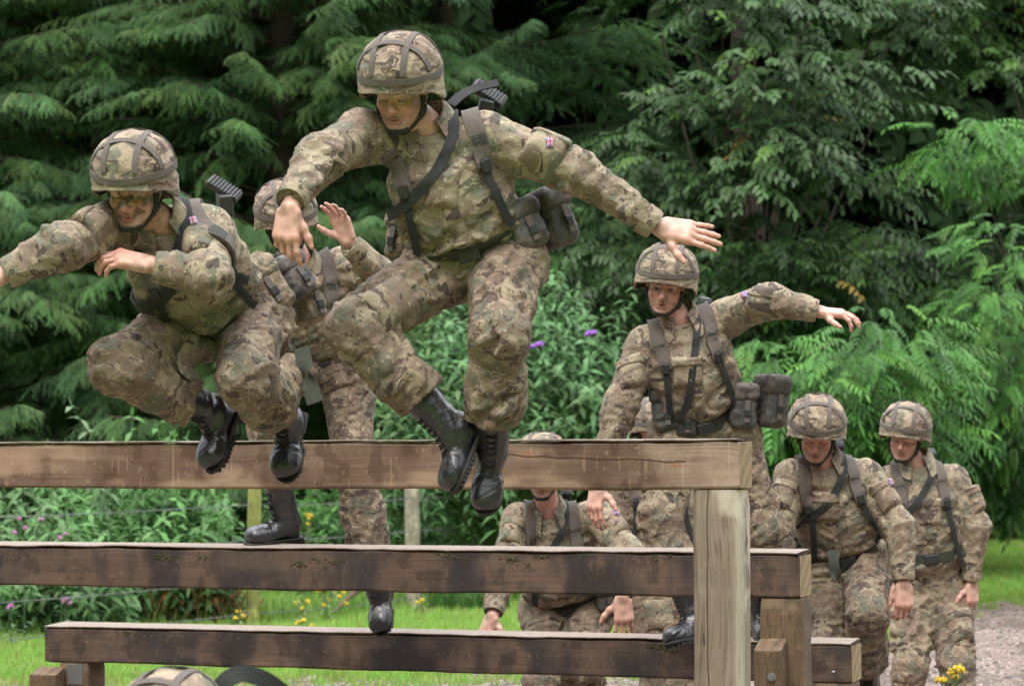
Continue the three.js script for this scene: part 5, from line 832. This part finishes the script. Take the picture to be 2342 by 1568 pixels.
function frondGeo(R, n, L, ll, lw) { // pinnate frond along +x
  const A = newA(), P = (t) => V(L * t, 0.1 * L * t - 0.42 * L * t * t, 0.03 * L * Math.sin(t * 3)); for (let k = 0; k < 5; k++) rod(A, P(k / 5), P((k + 1) / 5), 0.0028 * (1 - k * 0.15));
  for (let k = 0; k < n; k++) for (const m of [-1, 1]) { const t = 0.2 + 0.78 * k / n, sz = Math.sin(0.5 + 2.3 * k / n), an = 1.15 - 0.5 * k / n + 0.2 * (R() - 0.5), d = V(Math.cos(an), -0.35 - 0.25 * R(), Math.sin(an) * m).normalize(), nn = V(0, 1, -m * 0.15); nn.addScaledVector(d, -nn.dot(d)).normalize(); leaf(A, P(t), d, nn, ll * (0.65 + 0.4 * sz) * (0.9 + 0.2 * R()), lw * (0.7 + 0.35 * sz), 0.22, 0.25); }
  leaf(A, P(0.98), V(1, -0.8, 0).normalize(), V(0.6, 0.8, 0).normalize(), ll, lw, 0.2, 0.2); return doneA(A);
}
// a crown of clumps: each clump is a layered tuft of twigs leaning outward and down
function clumps(t, name, geos, mat, R, cl, per, tint) {
  const L = geos.map(() => []);
  for (const [c, r, out] of cl) { const n = Math.round(per * r); for (let i = 0; i < n; i++) { const a = R() * 6.28, rr = r * Math.sqrt(R()), y = (R() - 0.5) * r * 0.8, p = c.clone().add(V(Math.cos(a) * rr, y - rr * 0.25, Math.sin(a) * rr * 0.8)), az = Math.atan2(Math.sin(a) * rr + out.z * r * 0.9, Math.cos(a) * rr + out.x * r * 0.9) + (R() - 0.5) * 1.4, e = new THREE.Matrix4().makeRotationFromEuler(new THREE.Euler((R() - 0.5) * 0.9, -az, 0.25 - 0.75 * R(), 'YZX')), s = 0.75 + 0.5 * R(); e.scale(V(s, s, s)); e.setPosition(p.sub(t.position)); L[i % geos.length].push(e); } }
  L.forEach((l, k) => { const im = scatter(name, geos[k], mat, l.length, (i) => l[i], tint, t); im.userData.kind = 'stuff'; });
}
function limbs(t, from, cl, R, r0, mat = barkMat, every = 1) { const A = []; cl.forEach(([c], i) => { if (i % every) return; const b = c.clone().sub(t.position), m = from.clone().lerp(b, 0.5).add(V((R() - 0.5) * 0.5, 0.35, (R() - 0.5) * 0.5)); A.push(tube([from.clone(), m, b], r0, 10, 5, r0 * 0.25)); }); const m = part('limbs', mergeGeometries(A), mat, t); m.userData.kind = 'stuff'; }
{ // ---- dark broad-leaved trees
  const R = rng(310), geos = [twigGeo(R, 10, 0.42, 0.05, 0.115, 1.1, 0.2), twigGeo(R, 8, 0.34, 0.052, 0.11, 1.2, 0.35), twigGeo(R, 12, 0.5, 0.046, 0.12, 1.0, 0.15)];
  const mat = leafMat(0.045, 0.096, 0.022, 0.42, 0.14, 0.45);
  const trees = [[1720, 31, 1290, 2110, -120, 790, 26.4, 80, 'broad dark glossy-leaved tree right of centre with a few reddish leaves', 0], [2500, 33, 1980, 2480, -120, 720, 29.2, 60, 'duller dark green tree in the upper right corner with bare twigs', 1]];
  trees.forEach(([px, z, x0, x1, y0, y1, zf, n, label, kind]) => {
    const c = at(px, 1000, z).setY(0), t = thing('broadleaf_tree', label, 'tree', c), cl = [];
    part('trunk', tube([V(0, -0.2, 0), V(0.1, 2.5, 0.1), V(-0.1, 6, 0), V(0, 9.5, 0)], 0.22, 18, 9, 0.06), barkMat, t);
    for (let i = 0, tries = 0; i < n && tries < 900; tries++) { const u = R(), v = R(); if (noise(u * (x1 - x0) / 190, v * 6, kind * 9 + 2) < -0.04 + 0.14 * R()) continue; const qx = mix(x0, x1, u), qy = mix(y0, y1, v); if (qx < 1500 - 0.3 * Math.max(qy, 0)) continue; i++; const e = 1 - (2 * u - 1) ** 2, zz = zf + (1 - e) * 1.6 + R() * 1.8 + (v > 0.8 ? 0.8 : 0); cl.push([at(qx, qy, zz), 0.3 + 0.34 * R(), V((u - 0.5) * 1.1, 0, 1)]); }
    for (let i = 0; i < 40; i++) { const a = R() * 6.28, rr = 2.4 * Math.sqrt(R()); cl.push([V(c.x + Math.cos(a) * rr, 7.2 + 4 * R(), c.z + Math.sin(a) * rr + 1.2), 1.1, V(Math.cos(a), 0, Math.sin(a))]); }
    limbs(t, V(0, 2.2, 0), cl, R, 0.022, barkMat, 4);
    clumps(t, 'crown', geos, mat, R, cl, 44, (i, cc) => { const r = R(); if (r > 0.996) cc.setRGB(4, 1.3, 0.9); else if (r > 0.96) cc.setRGB(1.5, 1.5, 0.9); else { const v = 0.6 + 0.8 * R() * R(); cc.setRGB(v * (kind === 1 ? 1.1 : 0.95), v * (kind === 1 ? 1.2 : 1), v * (kind === 1 ? 0.9 : 1.05)); } });
  });
}
{ // ---- bright pinnate-leaved saplings
  const R = rng(420), geos = [frondGeo(R, 8, 0.5, 0.105, 0.03), frondGeo(R, 9, 0.58, 0.11, 0.031), frondGeo(R, 7, 0.42, 0.1, 0.03)], small = geos.map((g) => g.clone().scale(0.66, 0.66, 0.66)), mat = leafMat(0.062, 0.175, 0.026, 0.45, 0.3);
  const spec = [[1900, 23.8, [[1700, 2130, 700, 1010, 22.8, 26], [1700, 1900, 1010, 1230, 23.2, 12], [1900, 2040, 830, 1120, 23.8, 11]], 'bright green sapling with long pinnate fronds behind the two soldiers at the right', 1],
    [2450, 25, [[2245, 2420, 500, 1010, 24.2, 16], [2180, 2300, 660, 860, 24.2, 4]], 'lush yellow-green bush of pinnate leaves along the right edge', 1.0, 0.72],
    [2460, 27.5, [[2160, 2260, 290, 390, 26, 4], [2330, 2420, 260, 460, 26.4, 3]], 'spreading pinnate-leaved branch high at the right edge', 1.05],
    [2180, 29.5, [[2100, 2420, 900, 1110, 30, 22], [2150, 2330, 700, 1000, 28.5, 16], [1720, 2200, 620, 860, 27.6, 26]], 'pinnate-leaved thicket with shade put into its leaf colour, in the gap above the soldier at the far right', 0.7],
    [1560, 30, [[1330, 1750, 560, 960, 29.2, 34]], 'leafy shrub with shade put into its leaf colour, between the purple-flowered bush and the bright sapling', 0.65],
    [2250, 41, [[2120, 2460, 990, 1190, 39.5, 44], [2160, 2460, 800, 1000, 40.5, 24]], 'low hedge shrub at the far edge of the lawn on the right, shade put into its leaf colour', 0.6],
    [1420, 34, [[1310, 1500, 10, 200, 33, 11]], 'small yellow-green crown high in the gap between the conifers and the glossy tree', 0.95, 0.72],
    [1290, 27.6, [[880, 1000, 800, 1000, 27.4, 6]], 'small leafy shrub low behind the legs of the leaping soldier', 0.7]];
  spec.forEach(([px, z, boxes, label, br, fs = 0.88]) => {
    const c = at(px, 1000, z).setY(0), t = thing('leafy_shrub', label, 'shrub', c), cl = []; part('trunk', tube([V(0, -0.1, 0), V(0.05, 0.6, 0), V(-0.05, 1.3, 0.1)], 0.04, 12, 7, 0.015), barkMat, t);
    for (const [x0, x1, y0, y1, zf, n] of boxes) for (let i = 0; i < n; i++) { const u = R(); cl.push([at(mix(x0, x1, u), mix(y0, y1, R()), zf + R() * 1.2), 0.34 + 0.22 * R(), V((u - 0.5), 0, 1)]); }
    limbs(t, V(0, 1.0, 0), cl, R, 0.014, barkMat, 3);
    clumps(t, 'crown', fs === 0.88 ? geos : small, mat, R, cl, 44, (i, cc) => { const v = br * (0.55 + 0.8 * R()), y = R() > 0.8 ? 1.5 : 1; cc.setRGB(v * y * 0.95, v * (0.5 + 0.5 * y), v); });  // br below one puts shade into the leaf colour of the back thickets
  });
}
{ // ---- purple-flowered bush, stems of lance leaves in pairs
  const R = rng(530), A = newA(); for (let s = 0; s < 3; s++);
  const stem = (L, ll, lw, n, bend) => { const A = newA(), P = (t) => V(bend * L * t * t, L * t * (1 - 0.25 * bend * t), 0); for (let k = 0; k < 6; k++) rod(A, P(k / 6), P((k + 1) / 6), 0.004 * (1 - k * 0.12)); for (let k = 1; k <= n; k++) { const t = k / n; for (let m = 0; m < 2; m++) { const a = k * 1.57 + m * 3.1416 + 0.4 * R(), d = V(Math.cos(a), 0.25 - 0.5 * R(), Math.sin(a)).normalize(), nn = V(0, 1, 0); nn.addScaledVector(d, -nn.dot(d)).normalize(); leaf(A, P(t), d, nn, ll * (0.7 + 0.5 * R()) * (1 - 0.35 * t), lw, 0.2, 0.3 + 0.3 * R()); } } leaf(A, P(1), V(0.3, 1, 0).normalize(), V(-1, 0.3, 0).normalize(), ll * 0.5, lw * 0.6); return doneA(A); };
  const geos = [stem(0.75, 0.16, 0.042, 8, 0.3), stem(0.9, 0.17, 0.045, 9, 0.5), stem(0.62, 0.15, 0.04, 7, 0.15)];
  const bush = (name, label, cat, px, z, boxes, mat, per, tint, base = V(0, 0.1, 0)) => {
    const c = at(px, 1000, z).setY(0), t = thing(name, label, cat, c), L = geos.map(() => []), ends = [];
    for (const [x0, x1, y0, y1, zf, n, dz = 0.9] of boxes) for (let i = 0; i < n; i++) { const p = at(mix(x0, x1, R()), mix(y0, y1, R()), zf + R() * dz); p.y -= 0.5; if (p.y < 0) p.y = 0.02; const o = (p.x - c.x) * 0.3, e = new THREE.Matrix4().makeRotationFromEuler(new THREE.Euler(0.15 + 0.5 * R(), R() * 6.28, (R() - 0.5) * 0.5, 'XYZ')), s = 0.75 + 0.5 * R(); e.scale(V(s, s, s)); e.setPosition(p.clone().sub(c)); L[i % 3].push(e); if (i % 5 === 0) ends.push(p.sub(c)); }
    part('stems', mergeGeometries(ends.map((p) => tube([base.clone().add(V((R() - 0.5) * 0.4, 0, (R() - 0.5) * 0.3)), base.clone().lerp(p, 0.55).add(V(0, 0.15, 0)), p], 0.012, 8, 5, 0.005))), stemMat, t).userData.kind = 'stuff';
    L.forEach((l, k) => { scatter('foliage', geos[k], mat, l.length, (i) => l[i], tint, t).userData.kind = 'stuff'; }); return t;
  };
  const bm = leafMat(0.115, 0.225, 0.09, 0.4, 0.28);
  const t = bush('flowering_bush', 'grey-green bush with a few purple flower spikes behind the leaping soldier', 'bush', 1170, 26.2, [[980, 1420, 720, 840, 25.4, 90], [900, 1440, 820, 1020, 25.2, 190], [860, 1300, 960, 1130, 25.2, 130], [1130, 1350, 700, 760, 25.8, 30]], bm, 1, (i, c) => { const v = 0.6 + 0.75 * R(); c.setRGB(v * (R() > 0.85 ? 1.2 : 0.95), v, v * 0.95); });
  const fm = std({ color: lin(0.3, 0.1, 0.48), roughness: 0.85 }), floret = (p, q, r, n, mat, par, nm) => { const gs = [], b = new THREE.IcosahedronGeometry(1, 0); for (let i = 0; i < n; i++) { const u = R(), g = b.clone(), s = 0.009 + 0.006 * R(), a = R() * 6.28, rr = r * Math.sin(0.25 + u * 2.4); g.scale(s, s, s); const w = p.clone().lerp(q, u).add(V(Math.cos(a) * rr, (R() - 0.5) * 0.02, Math.sin(a) * rr)); g.translate(w.x, w.y, w.z); gs.push(g); } return part(nm, rel(mergeGeometries(gs), par), mat, par); };
  for (const [x, y, l] of [[1221, 791, 0.12], [1349, 762, 0.08], [1200, 795, 0.05]]) { const p = at(x - 8, y + 4, 24.9), q = at(x + 10, y - 3, 24.9); q.sub(p).setLength(l).add(p); floret(p, q, 0.034, 60, fm, t, 'flower_spike'); }
  const nm = leafMat(0.095, 0.22, 0.065, 0.42, 0.3), nt = (i, c) => { const v = 0.55 + 0.8 * R(); c.setRGB(v, v * (0.9 + 0.2 * R()), v * 0.9); };
  bush('leafy_bush', 'broad-leaved bush behind the wires under the boots of the crouched soldier', 'bush', 330, 23.6, [[160, 500, 1080, 1260, 23.0, 130], [180, 530, 1180, 1400, 22.9, 110], [40, 540, 1290, 1420, 22.4, 90, 0.4]], nm, 1, nt);
  bush('leafy_bush', 'low thicket at the far left edge below the beams, with thistles in it', 'bush', 30, 21.6, [[-120, 150, 1150, 1300, 21.6, 80], [-120, 300, 1270, 1480, 21.2, 120]], leafMat(0.12, 0.24, 0.09, 0.5, 0.3), 1, nt);
  bush('leafy_bush', 'dark green brambly thicket behind the middle stakes of the fence', 'bush', 860, 26.8, [[620, 1180, 1100, 1300, 26.3, 180, 1.4], [960, 1180, 1100, 1290, 27.4, 70], [700, 900, 1010, 1150, 27.8, 40]], leafMat(0.07, 0.18, 0.045, 0.42, 0.3), 1, nt);
  { const g = bush('weed_stalk', 'single pale weed stalk poking up just over the top beam on the left', 'plant', 236, 22.4, [[222, 250, 1040, 1060, 22.3, 3, 0.1]], leafMat(0.14, 0.22, 0.12, 0.5, 0.3), 1, nt, V(0, 0.05, 0)); }
  // thistles with pink heads, yellow ragwort
  const pink = std({ color: lin(0.5, 0.16, 0.42), roughness: 0.9 }), yel = std({ color: lin(0.6, 0.42, 0.025), roughness: 0.8 }), thL = leafMat(0.1, 0.17, 0.08, 0.6, 0.25);
  const flowerPlant = (name, label, group, px, py, z, heads, mat, hr, lmat, nHead) => {
    const top = at(px, py, z), c = V(top.x, 0, top.z), t = thing(name, label, 'plant', c, group), A = newA(), hb = top.y * 0.55, f = V(0, hb, 0); rod(A, V(0, 0, 0), f, 0.006);
    for (let k = 0; k < 12; k++) { const y = hb * (k + 1) / 12, a = k * 2.4, d = V(Math.cos(a), 0.3, Math.sin(a)).normalize(); leaf(A, V(0, y, 0), d, V(0, 1, 0).addScaledVector(d, -0.3).normalize(), 0.12 + 0.05 * R(), 0.026, 0.3, 0.4); }
    const hs = heads.map(([dx, dy]) => at(px + dx, py + dy, z + (R() - 0.5) * 0.2).sub(c)); for (const h of hs) { const m = f.clone().lerp(h, 0.5).add(V(0, 0.03, 0)); rod(A, f, m, 0.0035); rod(A, m, h, 0.0028); leaf(A, m, V(R() - 0.5, 0.5, R() - 0.5).normalize(), V(0.1, 0, 1).normalize(), 0.07, 0.018); }
    part('stem', doneA(A), lmat, t);
    for (const h of hs) { const g = []; const b = new THREE.IcosahedronGeometry(1, 0); for (let i = 0; i < nHead; i++) { const q = b.clone(), s = hr * (0.28 + 0.2 * R()); q.scale(s, s, s); q.translate(h.x + (R() - 0.5) * hr * 1.7, h.y + (R() - 0.3) * hr * 1.1, h.z + (R() - 0.5) * hr * 1.7); g.push(q); } part('flower_head', mergeGeometries(g), mat, t); }
    return t;
  };
  const TG = 'pink thistles at the left', th = (l, px, py, z, heads) => flowerPlant('thistle', l, TG, px, py, z, heads, pink, 0.018, thL, 14);
  th('thistle with several small pink heads at the left edge between the top and middle beams', 55, 1200, 20.6, [[-12, -14], [3, 8], [38, -12], [-22, 18]]);
  th('thistle with two small pink heads right of the thicker thistle cluster', 140, 1222, 21.0, [[8, 0], [-6, 8]]);
  th('thistle whose paired pink heads show below the middle beam at the left', 150, 1370, 20.4, [[0, 0], [8, 10], [-4, 4]]);
  th('thistle with a violet head at the far left below the middle beam', 25, 1385, 20.2, [[0, 0], [-6, 4]]);
  const rag = (l, px, py, z, heads) => flowerPlant('ragwort', l, 'yellow ragwort plants', px, py, z, heads, yel, 0.021, stemMat, 14);
  rag('ragwort with the densest yellow clusters, right of the yellow-green stake', 745, 1350, 22.8, [[-18, 2], [0, -6], [18, 0], [30, 14], [8, 22], [40, 4], [46, 30], [-4, 34]]);
  rag('sparse yellow ragwort just left of the dense yellow cluster', 690, 1376, 22.4, [[-12, 4], [14, 0], [0, 16]]);
  rag('low yellow ragwort in the grass above the lowest beam left of the hanging boot', 688, 1424, 20.6, [[-8, 0], [6, -4], [24, 8]]);
  rag('yellow ragwort beside the heel of the boot on the middle beam', 706, 1185, 25.5, [[0, 0], [-4, -8], [6, -6], [-2, 14]]);
  rag('yellow ragwort at the foot of the second stake', 965, 1372, 23.6, [[0, 0], [-10, 6]]);
  rag('yellow ragwort nearest the camera, at the bottom edge on the right', 2176, 1538, 13.0, [[0, 0], [14, -8], [26, -4], [-26, 18], [8, 12], [-12, 20]]);
  rag('yellow ragwort by the left thicket under the middle beam', 545, 1400, 21.6, [[0, 0], [-6, 14], [10, 10]]);
  { // brown dead bracken
    const c = at(420, 1000, 22.4).setY(0), t = thing('dead_bracken', 'tangle of brown dead bracken stems at the foot of the left bush', 'plant', c), A = newA();
    for (let i = 0; i < 150; i++) { const p = at(mix(330, 580, R()), 1420, 22.2 + R() * 0.6).setY(R() * 0.2).sub(c), d = V((R() - 0.5) * 1.2, 0.3 + 0.7 * R(), (R() - 0.5) * 0.6).normalize(), q = p.clone().addScaledVector(d, 0.12 + 0.3 * R()); rod(A, p, q, 0.004); if (R() > 0.4) leaf(A, q, d, V(0, 0.3, 1).addScaledVector(d, -d.z).normalize(), 0.08, 0.03, 0.3, 0.5); }
    part('dead_stems', doneA(A), std({ color: lin(0.17, 0.075, 0.03), roughness: 0.9 }), t).userData.kind = 'stuff';
  }
  const g = bladeGeo(10, rng(3), 0.22, 0.05, 0.006); // tussock by the second stake
  { const c = at(1070, 1400, 24.2).setY(0), t = thing('grass_tussock', 'dense green weed tussock right of the second stake at the lawn edge', 'plant', c); scatter('blades', g, leafMat(0.07, 0.16, 0.04, 0.6, 0.3), 90, () => M4(V((R() - 0.5) * 0.7, 0, (R() - 0.5) * 0.5), R() * 6.28, 0, 0, 0.7 + 0.8 * R()), nt, t).userData.kind = 'stuff'; }
}
{ // ---- the wood behind, dense, with shade put into its near-black leaf colour
  const R = rng(640), geo = [twigGeo(R, 13, 0.9, 0.26, 0.42, 1.1, 0.4)], t = thing('background_wood', 'dense wood closing the view behind the trees, deep shade put into its leaf colour', 'wood', V(0, 0, -40)); t.userData.kind = 'stuff';
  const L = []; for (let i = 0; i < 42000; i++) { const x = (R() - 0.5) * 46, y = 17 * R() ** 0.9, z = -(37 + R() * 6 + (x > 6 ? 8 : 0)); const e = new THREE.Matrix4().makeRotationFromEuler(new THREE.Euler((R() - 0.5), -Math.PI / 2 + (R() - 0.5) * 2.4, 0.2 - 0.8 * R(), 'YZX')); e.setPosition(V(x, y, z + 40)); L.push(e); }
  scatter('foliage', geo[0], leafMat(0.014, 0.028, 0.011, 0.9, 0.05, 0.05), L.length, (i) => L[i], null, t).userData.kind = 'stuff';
  // unseen trees added beside and behind the camera to block the low sky
  const t2 = thing('sky_blocking_wood', 'unseen ring of tall trees added behind the viewer to block the low sky', 'wood', V(0, 0, 0)), L2 = []; t2.userData.kind = 'stuff';
  for (let i = 0; i < 15000; i++) { const a = (R() - 0.5) * 4.5, rr = 17 + R() * 5, x = Math.sin(a) * rr, z = Math.cos(a) * rr - 3, y = 15 * R(); const e = new THREE.Matrix4().makeRotationFromEuler(new THREE.Euler((R() - 0.5), R() * 6.28, 0.2 - 0.8 * R(), 'YZX')); e.scale(V(1.3, 1.3, 1.3)); e.setPosition(V(x, y, z)); L2.push(e); }
  scatter('foliage', geo[0], leafMat(0.045, 0.1, 0.03, 0.7, 0.1), L2.length, (i) => L2[i], null, t2).userData.kind = 'stuff';
}

renderer.render(scene, camera);
